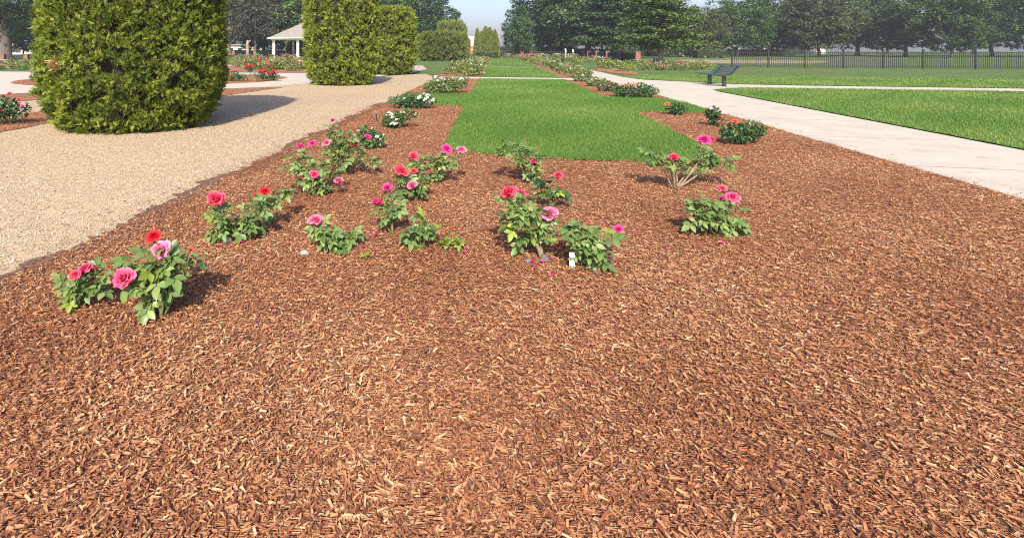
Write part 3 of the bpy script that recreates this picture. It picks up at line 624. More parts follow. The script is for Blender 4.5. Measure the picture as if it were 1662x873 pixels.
rose((1096, 309), [(1062, 256, 24, 14), (1085, 262, 22, 16), (1140, 262, 20, 14, .1), (1172, 262, 22, 11, .1), (1148, 246, 14, 9, .1)], [(1094, 253, 16, 'coral', -.1), (1143, 224, 22, 'mag', .3), (1155, 225, 14, 'coral', .35)], 'rose bush of bare forked canes with leaves spread out at their tips', 17, 1.1, thick=.0095, bark='cane_old')
rose((1168, 388), [(1136, 330, 24, 16), (1148, 340, 26, 18), (1160, 355, 30, 16), (1190, 350, 22, 24), (1135, 350, 18, 14), (1195, 370, 18, 12)], [(1172, 304, 15, 'pink', .1), (1189, 317, 24, 'pink'), (1172, 321, 12, 'mag')], 'spreading rose bush at the right edge with several pink blooms', 18, .95)

# middle distance bushes: foliage as one mesh, each bloom a part
def foliage_np(clusters, n, size, r, flat=.5):
    vols = np.array([c[1][0] * c[1][1] * c[1][2] for c in clusters]); k = r.choice(len(clusters), n, p=vols / vols.sum())
    c0 = np.array([c[0] for c in clusters])[k]; rad = np.array([c[1] for c in clusters])[k]
    v = r.normal(0, 1, (n, 3)); v /= np.linalg.norm(v, axis=1)[:, None]; v *= (r.uniform(.12, 1, n) ** .45)[:, None]
    o = c0 + v * rad; o[:, 2] = np.maximum(o[:, 2], .02)
    d = v * np.array([1, 1, .4]) + r.normal(0, .5, (n, 3)); d /= np.linalg.norm(d, axis=1)[:, None]
    up = np.array([0, -.2, 1.0]) + r.normal(0, flat, (n, 3)) + v * .3; s = np.cross(d, up); s /= np.linalg.norm(s, axis=1)[:, None]; u2 = np.cross(s, d)
    L = (size * r.uniform(.6, 1.3, n))[:, None]
    V = np.stack([o, o + d * L * .5 + s * L * .34 + u2 * L * .08, o + d * L, o + d * L * .5 - s * L * .34 + u2 * L * .08], 1).reshape(-1, 3)
    b0 = np.arange(n)[:, None] * 4; FT = np.concatenate([b0 + np.array([[0, 1, 2]]), b0 + np.array([[0, 2, 3]])], 1).reshape(-1, 3)
    return V, FT, np.repeat(r.beta(2, 2, n), 2)
def midrose(base_px, clusters, blooms, label, seed, n=500, size=.055, leaf='rose_leaf_dark', group=None, small=True):
    rr = random.Random(seed); r = np.random.default_rng(seed); d0 = H * F / (base_px[1] - HY); o = empty('rose_bush', ((base_px[0] - CX) / F * d0, d0, .01), label, 'rose bush', group); o0 = Vector(o.location)
    cl = []; ends = []
    for c in clusters:
        dd = c[4] if len(c) > 4 else 0; k = (d0 + dd) / F; p = P3(c[0], c[1], d0 + dd) - o0; cl.append((tuple(p), (c[2] * k, c[2] * k * .85, c[3] * k))); ends.append(p)
    V, FT, rn = foliage_np(cl, n, size, r); obj('foliage', mesh('rose_foliage', V, FT, {'rnd': ('FACE', rn)}), M[leaf], o)
    canes(o, Vector((0, 0, 0)), ends, rr, .009)
    for (px, py, w, col) in blooms:
        dd = rr.uniform(-.25, .0) * (d0 / 12); d = d0 + dd; bloom_obj(o, P3(px, py, d) - o0, w * d / F, col, rr, small)
    return o
def spread(cx, cy, rx, ry, n, w, col, seed):
    rr = random.Random(seed); out = []
    for i in range(n):
        a = rr.uniform(0, 6.28); q = math.sqrt(rr.random()); out.append((cx + rx * q * math.cos(a), cy + ry * q * math.sin(a), w * rr.uniform(.7, 1.25), col))
    return out
GWR = 'white rose bushes beside the gravel'
midrose((612, 243), [(606, 226, 20, 12), (592, 216, 14, 9)], [(598, 216, 7, 'white'), (612, 222, 8, 'white'), (618, 226, 6, 'white'), (582, 212, 5, 'white'), (604, 209, 5, 'white'), (574, 220, 6, 'white'), (622, 219, 4, 'white')], 'white flowering rose bush peeking out behind the tall pink one', 31, 420, .06, group=GWR)
midrose((645, 209), [(640, 194, 18, 13), (660, 186, 18, 8), (632, 200, 12, 8)], spread(636, 192, 9, 13, 12, 8, 'white', 1) + spread(660, 185, 16, 5, 5, 4, 'white', 2), 'small upright rose bush with a cluster of white blooms in the near bed', 32, 620, .06, 'rose_leaf_dark', GWR)
midrose((672, 177), [(655, 163, 24, 9), (686, 164, 22, 11), (668, 168, 26, 8)], spread(691, 160, 14, 8, 13, 7, 'white', 3) + spread(645, 163, 14, 7, 7, 5, 'white', 4), 'wide white rose bush spilling onto the grass arm', 33, 1000, .065, group=GWR)
midrose((722, 152), [(705, 140, 22, 9), (738, 132, 24, 10), (725, 140, 32, 10)], spread(725, 130, 30, 8, 13, 5, 'white', 5), 'large dense rose bush with few white blooms beyond the grass arm', 34, 1500, .08, 'rose_leaf', GWR)
GPR = 'peach rose bushes along the concrete walk'
midrose((1030, 159), [(1030, 147, 36, 11), (1012, 148, 18, 9), (1050, 148, 18, 9)], spread(1030, 138, 28, 4, 16, 5, 'peach', 6) + [(1021, 148, 8, 'peach')], 'largest peach flowering rose bush beside the concrete walk', 35, 1500, .075, 'rose_leaf_dark', GPR)
midrose((988, 149), [(988, 141, 18, 8)], spread(986, 137, 14, 4, 6, 4, 'peach', 7), 'low peach rose bush touching the largest one on its left', 36, 500, .075, 'rose_leaf_dark', GPR)
midrose((968, 141), [(968, 133, 16, 7)], spread(968, 130, 12, 4, 4, 3.5, 'white', 8), 'rose bush second from the cross walk along the concrete walk', 37, 450, .08, 'rose_leaf', GPR)
midrose((944, 133), [(946, 127, 15, 7), (935, 125, 6, 6)], spread(944, 123, 12, 3, 4, 3.5, 'white', 9), 'rose bush nearest the cross walk along the concrete walk', 38, 450, .09, 'rose_leaf', GPR)
GRB = 'rose bushes in the bed at the right edge'
midrose((1102, 188), [(1098, 177, 15, 9)], [(1083, 169, 9, 'orange')], 'small rose bush with one orange bloom at the back of the right bed', 39, 420, .06, group=GRB)
midrose((1160, 206), [(1157, 185, 10, 11), (1162, 196, 10, 9)], [(1169, 199, 9, 'orange'), (1150, 176, 3, 'orange')], 'upright rose bush with an orange bloom low beside the concrete walk', 40, 380, .06, group=GRB)
midrose((1202, 236), [(1198, 216, 26, 14), (1220, 212, 20, 14)], [(1193, 197, 11, 'orange')], 'dark rose bush at the right edge with one flat orange bloom', 41, 800, .06, group=GRB)
midrose((12, 203), [(8, 178, 22, 20), (30, 180, 18, 12), (-14, 176, 22, 20)], [(15, 152, 10, 'pink'), (36, 172, 10, 'pale'), (31, 162, 9, 'coral'), (1, 181, 9, 'pink'), (-14, 160, 9, 'pink')], 'rose bush at the left edge with pink blooms, left of the huge shrub', 42, 1000, .07, group='rose bushes around the curved walk')
GIS = 'rose bushes around the curved walk'
midrose((433, 132), [(433, 122, 15, 8), (420, 125, 8, 6), (445, 124, 9, 6)], spread(432, 115, 12, 6, 15, 5.5, 'red', 11), 'round rose bush covered in red blooms on the island bed', 43, 600, .09, group=GIS)
midrose((406, 122), [(406, 112, 8, 5)], spread(405, 107, 7, 3, 9, 4.5, 'red', 12), 'small standard rose on one stem with a red head of blooms', 44, 220, .09, group=GIS)
midrose((382, 132), [(378, 124, 15, 7), (395, 126, 10, 5)], [(372, 124, 6, 'red'), (376, 122, 5, 'red'), (384, 116, 5, 'red'), (380, 115, 5, 'coral'), (397, 122, 4, 'coral')], 'rose bush with scattered red blooms against the huge shrub, on the island', 45, 520, .09, group=GIS)
midrose((60, 133), [(58, 126, 9, 6)], [(52, 118, 6, 'coral'), (57, 126, 6, 'red'), (64, 124, 5, 'red')], 'small red flowered rose bush at the left tip of the island bed', 46, 260, .09, group=GIS)

# far bushes: one mesh per kind, copied
def far_mesh(seed, n, colmat, nb, leaf, w=.55, h=.5):
    r = np.random.default_rng(seed); cl = [((r.uniform(-.2, .2), r.uniform(-.2, .2), h * .55), (w * .7, w * .7, h * .5)) for _ in range(3)]
    V, FT, rn = foliage_np(cl, n, .11, r, .6); mi = np.zeros(len(FT), int)
    bv, bf, br_, bm = [], [], [], []
    for i in range(nb):
        a = r.uniform(0, 6.28); q = w * .75 * math.sqrt(r.random()); c = np.array([q * math.cos(a), q * math.sin(a), h * r.uniform(.75, 1.1)]); s = r.uniform(.045, .075); k0 = len(V) + len(bv)
        for j in range(6): bv.append(c + np.array([math.cos(j * PI / 3) * s, math.sin(j * PI / 3) * s, r.uniform(-.01, .02)]))
        bv.append(c + np.array([0, 0, s * .7])); bv.append(c - np.array([0, 0, s * .6]))
        for j in range(6): bf += [(k0 + j, k0 + (j + 1) % 6, k0 + 6), (k0 + (j + 1) % 6, k0 + j, k0 + 7)]; br_ += [r.random()] * 2; bm += [1, 1]
    # a few stems
    V2 = np.concatenate([V] + ([np.array(bv)] if bv else [])); F2 = np.concatenate([FT] + ([np.array(bf)] if bf else []))
    me = mesh('far_rose', V2, F2, {'rnd': ('FACE', np.concatenate([rn, br_]))}, np.concatenate([mi, np.array(bm, int)]))
    me.materials.append(M[leaf]); me.materials.append(M['b_' + colmat]); return me
FM = {k: far_mesh(300 + i, nn, c, nb, lf) for i, (k, nn, c, nb, lf) in enumerate((('olive', 340, 'white', 1, 'far_leaf'), ('olive2', 300, 'peach', 1, 'far_leaf'), ('pink', 280, 'pale', 10, 'far_leaf'), ('white', 280, 'white', 16, 'far_leaf'), ('red', 280, 'coral', 14, 'rose_leaf'), ('green', 320, 'pink', 4, 'rose_leaf'), ('lime', 260, 'white', 1, 'rose_leaf_lime')))}
def far_bush(x, y, kinds, rr, label, group, s=1.0):
    me = FM[rr.choice(kinds)]; o = bpy.data.objects.new('rose_bush', me); COL.objects.link(o); o.location = (x, y, .01)
    k = s * rr.uniform(.8, 1.25); o.scale = (k * rr.uniform(.9, 1.2), k, k * rr.uniform(.75, 1.15)); o.rotation_euler.z = rr.uniform(0, 6.28)
    tag(o, label, 'rose bush', group)
rr = random.Random(77)
def field_uv(u0, u1, v0, v1, n, kinds, label, group, s=1.0):
    for i in range(n):
        x, y = W(rr.uniform(u0, u1), v0 + (v1 - v0) * (i + rr.random()) / n); far_bush(x, y, kinds, rr, label, group, s)
def field_px(x0, x1, y0, y1, n, kinds, label, group, s=1.0):
    for i in range(n):
        q = 1 / (y0 - HY) + rr.random() * (1 / (y1 - HY) - 1 / (y0 - HY)); x, y = G(x0 + (x1 - x0) * (i + rr.random()) / n, HY + 1 / q); far_bush(x, y, kinds, rr, label, group, s)
field_uv(-3.0, -1.2, 29.8, 44, 24, ['olive', 'olive2', 'olive'], 'olive leafed rose bush in the bed left of the second lawn', 'rose bushes left of the second lawn', .95)
field_uv(-2.9, -1.1, 46.5, 78, 24, ['olive', 'olive2', 'green'], 'far rose bush in the bed left of the third lawn', 'rose bushes left of the third lawn', .9)
field_uv(3.6, 4.8, 29.8, 44, 13, ['olive', 'lime', 'green', 'olive'], 'pale rose bush in the bed right of the second lawn', 'rose bushes right of the second lawn', .85)
field_uv(3.5, 4.8, 46.5, 66, 14, ['olive', 'olive2', 'green'], 'far rose bush in the bed right of the third lawn', 'rose bushes right of the third lawn', 1.1)
field_uv(3.4, 4.8, 67, 79, 14, ['red', 'pink'], 'pink and red flowering bush at the far end of the lawn', 'red and pink bushes at the lawn end', 1.3)
field_px(815, 940, 94.5, 96.5, 16, ['white', 'white', 'olive'], 'white flowering rose bush in the row before the far fence', 'white bushes before the far fence', 1.3)
field_px(920, 1010, 98, 101.5, 16, ['pink', 'white', 'pink', 'olive'], 'pink and white rose bush in the row along the right fence', 'bushes along the right fence', .95)
field_px(930, 1000, 102, 104, 10, ['olive', 'lime'], 'low grassy green bush between the walk and the right fence', 'low bushes right of the walk', .8)
field_px(975, 1050, 106, 116, 16, ['olive', 'olive', 'lime', 'green'], 'olive rose bush right of the concrete walk by the fence end', 'olive bushes right of the walk', .95)
field_px(1045, 1150, 107.5, 115, 34, ['olive', 'olive2', 'olive', 'pink'], 'straw coloured rose bush in the row left of the bench', 'bushes in the row by the bench', .85)
field_px(362, 500, 98.5, 102, 16, ['green', 'pink', 'green'], 'rose bush in the far bed before the gazebo', 'bushes before the gazebo', 1.3)
field_px(362, 505, 103, 110, 16, ['olive', 'olive2', 'green'], 'rose bush in the middle of the bed before the gazebo', 'bushes in the middle of the gazebo bed', 1.2)
field_px(400, 505, 111, 117, 16, ['green', 'olive', 'red', 'green'], 'rose bush at the front of the gazebo bed beside the curved walk', 'bushes at the front of the gazebo bed', 1.15)
field_px(-10, 62, 103, 106.5, 10, ['green', 'white'], 'white flecked rose bush before the low left fence', 'bushes before the left fence', 1.0)
field_px(-10, 62, 111.5, 115, 10, ['olive', 'green'], 'dry looking rose bush behind the curved walk at left', 'bushes behind the curved walk', .75)

# ------------------------------------------------------------------ trees
def tree_mesh(seed, Hh, lobes, n, leaf, cl, flat=.45, layered=False):
    """lobes: (x, y, z, rx, ry, rz) in metres; leaf clumps sit on the lobes' shells"""
    r = np.random.default_rng(seed); lb = np.array(lobes); area = (lb[:, 3] * lb[:, 5]) ** 1.0
    nc = n // 26; k = r.choice(len(lb), nc, p=area / area.sum()); v = r.normal(0, 1, (nc, 3)); v /= np.linalg.norm(v, axis=1)[:, None]
    v *= (r.uniform(.3, 1.0, nc) ** .25)[:, None]; c = lb[k, :3] + v * lb[k, 3:]
    crad = cl * r.uniform(.5, 1.3, nc); cr = r.beta(2, 2, nc)
    idx = np.repeat(np.arange(nc), 26); m = len(idx); w = r.normal(0, .5, (m, 3)); w[:, 2] *= (.32 if layered else .7)
    o = c[idx] + w * crad[idx][:, None]; o[:, 2] -= (layered * .12) * np.hypot(w[:, 0], w[:, 1]) * crad[idx]
    d = r.normal(0, 1, (m, 3)); d[:, 2] *= flat; d /= np.linalg.norm(d, axis=1)[:, None]; s = np.cross(d, r.normal(0, .6, (m, 3)) + np.array([0, 0, 1.0])); s /= np.linalg.norm(s, axis=1)[:, None]
    L = (leaf * r.uniform(.5, 1.35, m))[:, None]
    V = np.stack([o - d * L * .5, o + s * L * .3, o + d * L * .5, o - s * L * .3], 1).reshape(-1, 3)
    return mesh('tree_crown', V, np.arange(4 * m).reshape(-1, 4), {'rnd': ('FACE', (cr[idx] * .65 + r.beta(2, 2, m) * .35))})  # wide clump tones stand in for lit and shaded clumps
def trunk_mesh(seed, zc, r0, limbs, fork=2.5, lean=0.0, flare=1.5):
    rr = random.Random(seed); mb = MB(); top = Vector((lean * zc * .6, 0, zc))
    mb.tube([(0, 0, -.1), (0, 0, .5), (lean * fork, 0, fork), tuple(top)], [r0 * flare, r0, r0 * .82, r0 * .25], 10)
    for i in range(limbs):
        a = 2 * PI * i / limbs + rr.uniform(-.4, .4); z = fork * rr.uniform(.85, 1.6); L = zc * rr.uniform(.45, .7)
        b_ = Vector((lean * z, 0, z)); e = b_ + Vector((math.cos(a) * L * .75, math.sin(a) * L * .75, L * .55)); mid = b_.lerp(e, .5) + Vector((0, 0, L * .1))
        mb.tube([b_, mid, e], [r0 * .5, r0 * .3, r0 * .08], 7)
        for j in range(2):
            e2 = mid + Vector((math.cos(a + (j - .5) * 1.6) * L * .4, math.sin(a + (j - .5) * 1.6) * L * .4, L * .3)); mb.tube([mid, mid.lerp(e2, .5), e2], [r0 * .25, r0 * .15, r0 * .05], 5)
    return mesh('tree_trunk', mb.v, mb.f, smooth=True)
def lobes_round(seed, Hh, R, z0, n=9):
    rr = random.Random(seed); out = []; zc = (z0 + Hh) / 2; hz = (Hh - z0) / 2; n = int(n * 2.1)
    for i in range(n):
        a = i * 2.39996 + rr.uniform(-.5, .5); zz = -.88 + 1.76 * ((i + rr.random()) / n); z = zc + hz * zz; sh = math.sqrt(max(.12, 1 - zz * zz)) ; q = R * rr.uniform(.5, .86) * sh
        s = R * rr.uniform(.17, .34); out.append((math.cos(a) * q, math.sin(a) * q, z, s * 1.15, s * 1.15, s * .7))
    for i in range(4): out.append((rr.uniform(-.3, .3) * R, rr.uniform(-.3, .3) * R, zc + hz * rr.uniform(-.4, .5), R * .42, R * .42, hz * .4))
    return out
TM = {}
TM['a'] = (tree_mesh(1, 14, lobes_round(1, 15, 7.2, 1.7, 16), 30000, .44, .8), trunk_mesh(1, 8, .34, 5, 2.6))
TM['b'] = (tree_mesh(2, 14, lobes_round(2, 15, 7.2, 1.6, 18), 30000, .44, .75), trunk_mesh(2, 8, .32, 4, 2.2, .12))
TM['c'] = (tree_mesh(3, 14, lobes_round(3, 15, 6.2, 1.4, 14), 26000, .44, .75), trunk_mesh(3, 8, .3, 5, 2.2))
lay = [(math.cos(i * 2.4) * 2.9 * (1 - i / 34), math.sin(i * 2.4) * 2.9 * (1 - i / 34), 2.4 + i * .42, 2.9 * (1 - i / 36), 2.9 * (1 - i / 36), .42) for i in range(28)]
TM['layer'] = (tree_mesh(4, 14, lay, 24000, .34, .85, .3, True), trunk_mesh(4, 6, .28, 6, 2.1))
TM['giant'] = (tree_mesh(9, 14, lobes_round(9, 17, 8.5, 4.2, 18), 26000, .42, .85), trunk_mesh(9, 9, 1.0, 6, 4.2, 0, 1.7))
TM['thin'] = (tree_mesh(5, 14, lobes_round(5, 14, 5, 2.6, 10), 7500, .36, .9), trunk_mesh(5, 8, .26, 8, 2.2))
_mb = MB().tube([(0, 0, -.1), (0, 0, .6), (-.5, 0, 2.2), (-1.0, 0, 4.2), (-.8, 0, 7)], [.6, .4, .3, .22, .1], 9).tube([(.15, 0, .4), (.55, 0, 1.8), (.9, .1, 3.6), (.7, 0, 6.5)], [.42, .34, .24, .1], 9)
TM['red'] = (tree_mesh(8, 14, lobes_round(8, 13, 5.2, 2.6, 13), 16000, .42, .75), mesh('tree_trunk', _mb.v, _mb.f, smooth=True))
TM['wide'] = (tree_mesh(6, 14, lobes_round(6, 13, 8.5, 2.0, 20), 32000, .43, .85), trunk_mesh(6, 7, .4, 6, 1.9))
def tree(px, d, kind, m, hgt, label, bark='bark', wid=1.0, rot=0.0, group='trees around the garden', trunk_scale=1.0):
    o = empty('tree', ((px - CX) / F * d, d, 0), label, 'tree', group); s = hgt / 15.0; o.rotation_euler.z = rot; o.scale = (s * wid, s * wid, s)
    c = bpy.data.objects.new('crown', TM[kind][0]); COL.objects.link(c); c.parent = o
    if not c.data.materials: c.data.materials.append(M['tree_green'])
    c.material_slots[0].link = 'OBJECT'; c.material_slots[0].material = M['tree_' + m]
    k = bpy.data.objects.new('trunk', TM[kind][1]); COL.objects.link(k); k.parent = o; k.scale = (trunk_scale, trunk_scale, 1)
    if not k.data.materials: k.data.materials.append(M['bark'])
    k.material_slots[0].link = 'OBJECT'; k.material_slots[0].material = M[bark]
    return o
tree(7, 78, 'giant', 'blue', 15, 'huge dark tree with a massive flared trunk at the far left', 'bark', 1.0, .4)
tree(38, 112, 'c', 'green', 9, 'small green tree right of the massive trunk, far behind the fence', 'bark', 1.0, 1)
tree(-70, 100, 'a', 'blue', 18, 'dark tree beyond the left edge of the view', 'bark', 1.1, 2)
tree(372, 96, 'thin', 'grey', 17, 'thin greyish tree beside the right side of the huge shrub', 'bark_pale', 1.0, 2)
tree(414, 92, 'thin', 'grey', 16, 'sparse grey tree with brown twigs left of the gazebo', 'bark', 1.0, .3)
tree(428, 110, 'c', 'green', 15, 'deep green tree behind the sparse grey tree', 'bark', 1.2, 4)
tree(468, 112, 'a', 'green', 20, 'tall green tree rising behind the gazebo roof', 'bark', 1.15, 1.2)
tree(545, 125, 'b', 'green', 21, 'green tree mostly hidden behind the middle arborvitae column', 'bark', 1.1, 5)
tree(640, 118, 'a', 'green', 17, 'green tree behind the flat topped arborvitae', 'bark', 1.0, 3)
tree(686, 120, 'b', 'green', 15.5, 'spreading green tree left of the open sky gap', 'bark', 1.0, 2.2)
tree(842, 104, 'c', 'blue', 9.5, 'rounded blue green tree right of the pointed spires', 'bark', .8, 3)
tree(847, 92, 'red', 'blue', 8.5, 'lower tree with a bare reddish trunk at the far fence', 'bark_red', .8, .0)
tree(912, 106, 'a', 'blue', 19, 'tall blue green tree behind the red trunk', 'bark', 1.05, .9)
tree(955, 98, 'b', 'blue', 18, 'tree with a dark forked trunk behind the right fence', 'bark', 1.1, 4.1, trunk_scale=1.5)
tree(1004, 88, 'layer', 'blue', 17, 'dark tree with layered branches right of the forked trunk', 'bark', 1.25, .8)
tree(1072, 57, 'layer', 'bright', 11.2, 'nearest full tree with layered boughs and a pale trunk', 'bark_pale', 1.25, 2.6, trunk_scale=1.5)
tree(1106, 98, 'c', 'green', 9.5, 'tree with a thick brown trunk behind the nearest full tree', 'bark_pale', 1.1, 1.7, trunk_scale=2.2)
tree(1145, 96, 'a', 'olive', 8.6, 'olive tinted tree left of the bench, above the dark hedge', 'bark', .9, 4.4, trunk_scale=1.5)
tree(1196, 104, 'wide', 'green', 12, 'broad green tree at the right edge behind the bench', 'bark', 1.0, 1.1)
GX = 'park trees beyond the right edge of the photograph'
for i, (px, d, k, m, hh) in enumerate(((1262, 112, 'a', 'green', 14), (1330, 100, 'b', 'olive', 13), (1392, 118, 'wide', 'green', 15), (1470, 104, 'a', 'green', 14), (1545, 92, 'c', 'bright', 12), (1610, 108, 'b', 'green', 16), (1690, 98, 'wide', 'green', 15), (1770, 112, 'a', 'blue', 16))):
    tree(px, d, k, m, hh, ('First', 'Second', 'Third', 'Fourth', 'Fifth', 'Sixth', 'Seventh', 'Eighth')[i].lower() + ' tree to the right of the bench in the park tree line', 'bark', 1.0, i * 1.7, GX)
for i, (px, d, k, m, hh) in enumerate(((330, 150, 'a', 'green', 16), (395, 160, 'b', 'green', 17), (600, 165, 'b', 'green', 17), (905, 150, 'a', 'blue', 14), (920, 155, 'wide', 'blue', 17), (985, 160, 'a', 'green', 17), (1050, 150, 'b', 'green', 15), (20, 160, 'b', 'green', 16), (1300, 160, 'b', 'green', 16), (1440, 165, 'c', 'green', 16), (1580, 160, 'a', 'green', 16))):
    tree(px, d, k, m, hh, 'distant tree in the backdrop ' + ('behind the right side of the huge shrub', 'behind the sparse grey tree', 'behind the two clipped columns', 'behind the red trunk', 'behind the far fence posts', 'behind the dark layered tree', 'behind the nearest full tree', 'behind the massive left trunk', 'beyond the iron picket fence, nearest the bench', 'beyond the middle of the iron picket fence', 'beyond the far right of the iron picket fence')[i], 'bark', 1.1, i * 2.1, 'distant background trees')

sn = empty('dead_snag', ((401.5 - CX) / F * 86, 86, 0), 'bare pale broken trunk standing left of the gazebo', 'dead tree')
MB().tube([(0, 0, -.1), (.05, 0, 1.2), (-.02, 0, 2.3), (.1, 0, 2.9)], [.32, .26, .24, .2], 9).tube([(0, 0, 2.2), (.35, 0, 2.75), (.55, 0, 2.9)], [.14, .1, .07], 7).build('trunk', M['bark_pale'], sn, True)
# ------------------------------------------------------------------ gazebo
gd = 88.0; gz = empty('gazebo', ((504 - CX) / F * gd, gd, 0), 'white posted gazebo with brown shingle roof and small cupola', 'gazebo'); gz.rotation_euler.z = .2
def ngon_ring(R, z, k=8): return [(R * math.cos(2 * PI * (i + .5) / k), R * math.sin(2 * PI * (i + .5) / k), z) for i in range(k)]
def frustum(name, R0, z0, R1, z1, m, parent, cap=True):
    V = ngon_ring(R0, z0) + ngon_ring(R1, z1); Fc = [(i, (i + 1) % 8, 8 + (i + 1) % 8, 8 + i) for i in range(8)] + [tuple(range(7, -1, -1)), tuple(range(8, 16))]
    return obj(name, mesh(name, V, Fc), m, parent)
frustum('floor_slab', 7.3, -.05, 7.3, .12, M['concrete'], gz)
for x, y, z in ngon_ring(6.5, 0): MB().box((x, y, 1.6), (.36, .36, 2.98)).box((x, y, .22), (.5, .5, .2)).box((x, y, 3.0), (.5, .5, .18)).build('post', M['white_paint'], gz)
frustum('beam', 6.9, 2.95, 6.9, 3.2, M['white_paint'], gz)
rf = frustum('roof', 7.6, 3.2, 1.5, 5.75, M['shingle'], gz); frustum('fascia', 7.62, 3.12, 7.62, 3.26, M['white_paint'], rf)
frustum('cupola_wall', 1.2, 5.7, 1.2, 6.5, M['white_paint'], rf); frustum('cupola_roof', 2.0, 6.45, .1, 7.4, M['shingle'], rf)

# ------------------------------------------------------------------ fences
def fence(name, a, b, posts, height, label, brick=True, pitch=.13, group=None):
    """a, b world xy; posts at the given fractions"""
    a, b = Vector(a), Vector(b); L = (b - a).length; dr = (b - a) / L; ang = math.atan2(dr.y, dr.x); R = Matrix.Rotation(ang, 3, 'Z')
    o = empty(name, (a.x, a.y, 0), label, 'fence', group); o.rotation_euler.z = ang
    for f in posts:
        mb = MB()
        if brick: mb.box((L * f, 0, height * .5 + .02), (.46, .46, height * 1.0 + .04)).box((L * f, 0, height + .08), (.54, .54, .09))
        else: mb.box((L * f, 0, height * .53), (.08, .08, height * 1.06)).box((L * f, 0, height * 1.08), (.11, .11, .05))
        mb.build('post', M['brick'] if brick else M['black_metal'], o)
    for z in (.16, height - .12): MB().box((L / 2, .03, z), (L, .035, .04)).build('rail', M['black_metal'], o)
    mb = MB(); k = int(L / pitch)
    for i in range(k): mb.box(((i + .5) * L / k, 0, height * .5), (.03, .03, height * .92))
    tag(mb.build('pickets', M['black_metal'], o), kind='stuff'); return o
fence('picket_fence', W(14.2, 60.5), W(14.6, 98), [0, .22, .44, .66, .88, 1], 1.12, 'black picket fence with brick posts receding along the right side')
fence('picket_fence', W(14.4, 98.3), W(-11, 98.3), [.0, .34, .66, 1], 1.12, 'black picket fence with brick posts across the far end of the lawn')
fence('picket_fence', (-52, 64), (-37.8, 64.5), [.03, .355, .555, .75, .99], .78, 'low black picket fence with brick posts at the far left')
fence('picket_fence', (-27, 89), (-12, 92), [.05, .27, .5, .72, .95], 1.1, 'black fence with brick posts seen left of the gazebo')
ga = G(1188, 110); fence('picket_fence', ga, (ga[0] + 32 * CA, ga[1] - 32 * SA), [0, .08, .16, .24, .32, .4, .5, .6, .7, .8, .9, 1], 1.35, 'black iron picket fence starting behind the bench', False, .13)

# ------------------------------------------------------------------ bench on its two pedestals, facing the walk
bo = W(8.82, 24.05); be = empty('park_bench', (bo[0], bo[1], .008), 'black metal slatted park bench on two posts beside the concrete walk', 'bench'); be.rotation_euler.z = -AX
# local axes: x across (+ is the back), y along the bench
for y in (0, 1.5):
    MB().box((0, y, .21), (.115, .115, .42)).box((0, y, .006), (.2, .2, .012)).build('leg', M['black_metal'], be)
    MB().tube([(-.42, y, .445), (.06, y, .425), (.20, y, .46), (.34, y, .62), (.47, y, .80)], [.018, .022, .024, .022, .018], 8).build('bracket', M['black_metal'], be)
for i in range(5): MB().box((-.40 + i * .115, .75, .462 - .003 * i), (.072, 2.2, .024)).build('seat_slat', M['slat_metal'], be)
Rb = Matrix.Rotation(-.88, 3, 'Y')
for i in range(6): MB().box((.175 + i * .056, .75, .50 + i * .066), (.040, 2.2, .020), Rb).build('back_slat', M['slat_metal'], be)

# ------------------------------------------------------------------ small things
def rock(px, py, w, hgt, label, seed, m='stone'):
    r = random.Random(seed); d = H * F / (py - HY); R = w * d / F / 2; V, Fc = [], []; k = 9; x0, y0 = G(px, py)
    ph = [r.uniform(.75, 1.2) for _ in range(k)]
    for (z, s) in ((-.2, .8), (.15, 1.05), (.6, .85), (.95, .4)):
        for j in range(k): V.append((math.cos(2 * PI * j / k) * R * s * ph[j] * r.uniform(.92, 1.08), math.sin(2 * PI * j / k) * R * .75 * s * ph[(j + 2) % k], z * hgt + r.uniform(-.06, .06) * hgt))
    for i in range(3):
        for j in range(k): Fc.append((i * k + j, i * k + (j + 1) % k, (i + 1) * k + (j + 1) % k, (i + 1) * k + j))
    Fc.append(tuple(3 * k + j for j in range(k)))
    o = obj('stone', mesh('stone', V, Fc, smooth=True), M[m], None, (x0, y0, .02)); tag(o, label, 'stone', 'loose stones in the mulch'); return o
rock(370, 398, 15, .05, 'pale angular stone at the foot of the coral rose bush', 1)
rock(494, 417, 14, .03, 'flat pale stone lying in the mulch near the tiny seedling', 2)
rock(859, 431, 16, .03, 'grey stone left of the leaning rose trunk', 3, 'stone_dark')
rock(884, 428, 18, .05, 'grey stone touching the foot of the leaning rose trunk', 4, 'stone_dark')
tg = empty('plant_tag', (*G(931, 443), .01), 'white curled plant tag with a grey band at the foot of a bush', 'tag'); tg.rotation_euler.z = .2
for i, (z0, z1, m) in enumerate(((0.0, .035, 'tag_grey'), (.035, .075, 'tag_white'), (.075, .095, 'tag_grey'), (.095, .125, 'tag_white'))):
    V = []
    for z in (z0, z1):
        for j in range(7):
            a = -1.2 + 2.4 * j / 6; V += [(.022 * math.sin(a), -.03 * math.cos(a) + .03, z), (.020 * math.sin(a), -.027 * math.cos(a) + .03, z)]
    Fc = []
    for j in range(6): Fc += [(2 * j, 2 * j + 2, 14 + 2 * j + 2, 14 + 2 * j), (2 * j + 1, 14 + 2 * j + 1, 14 + 2 * j + 3, 2 * j + 3)]
    obj('band' if 'grey' in m else 'face', mesh('tag', V, Fc), M[m], tg)
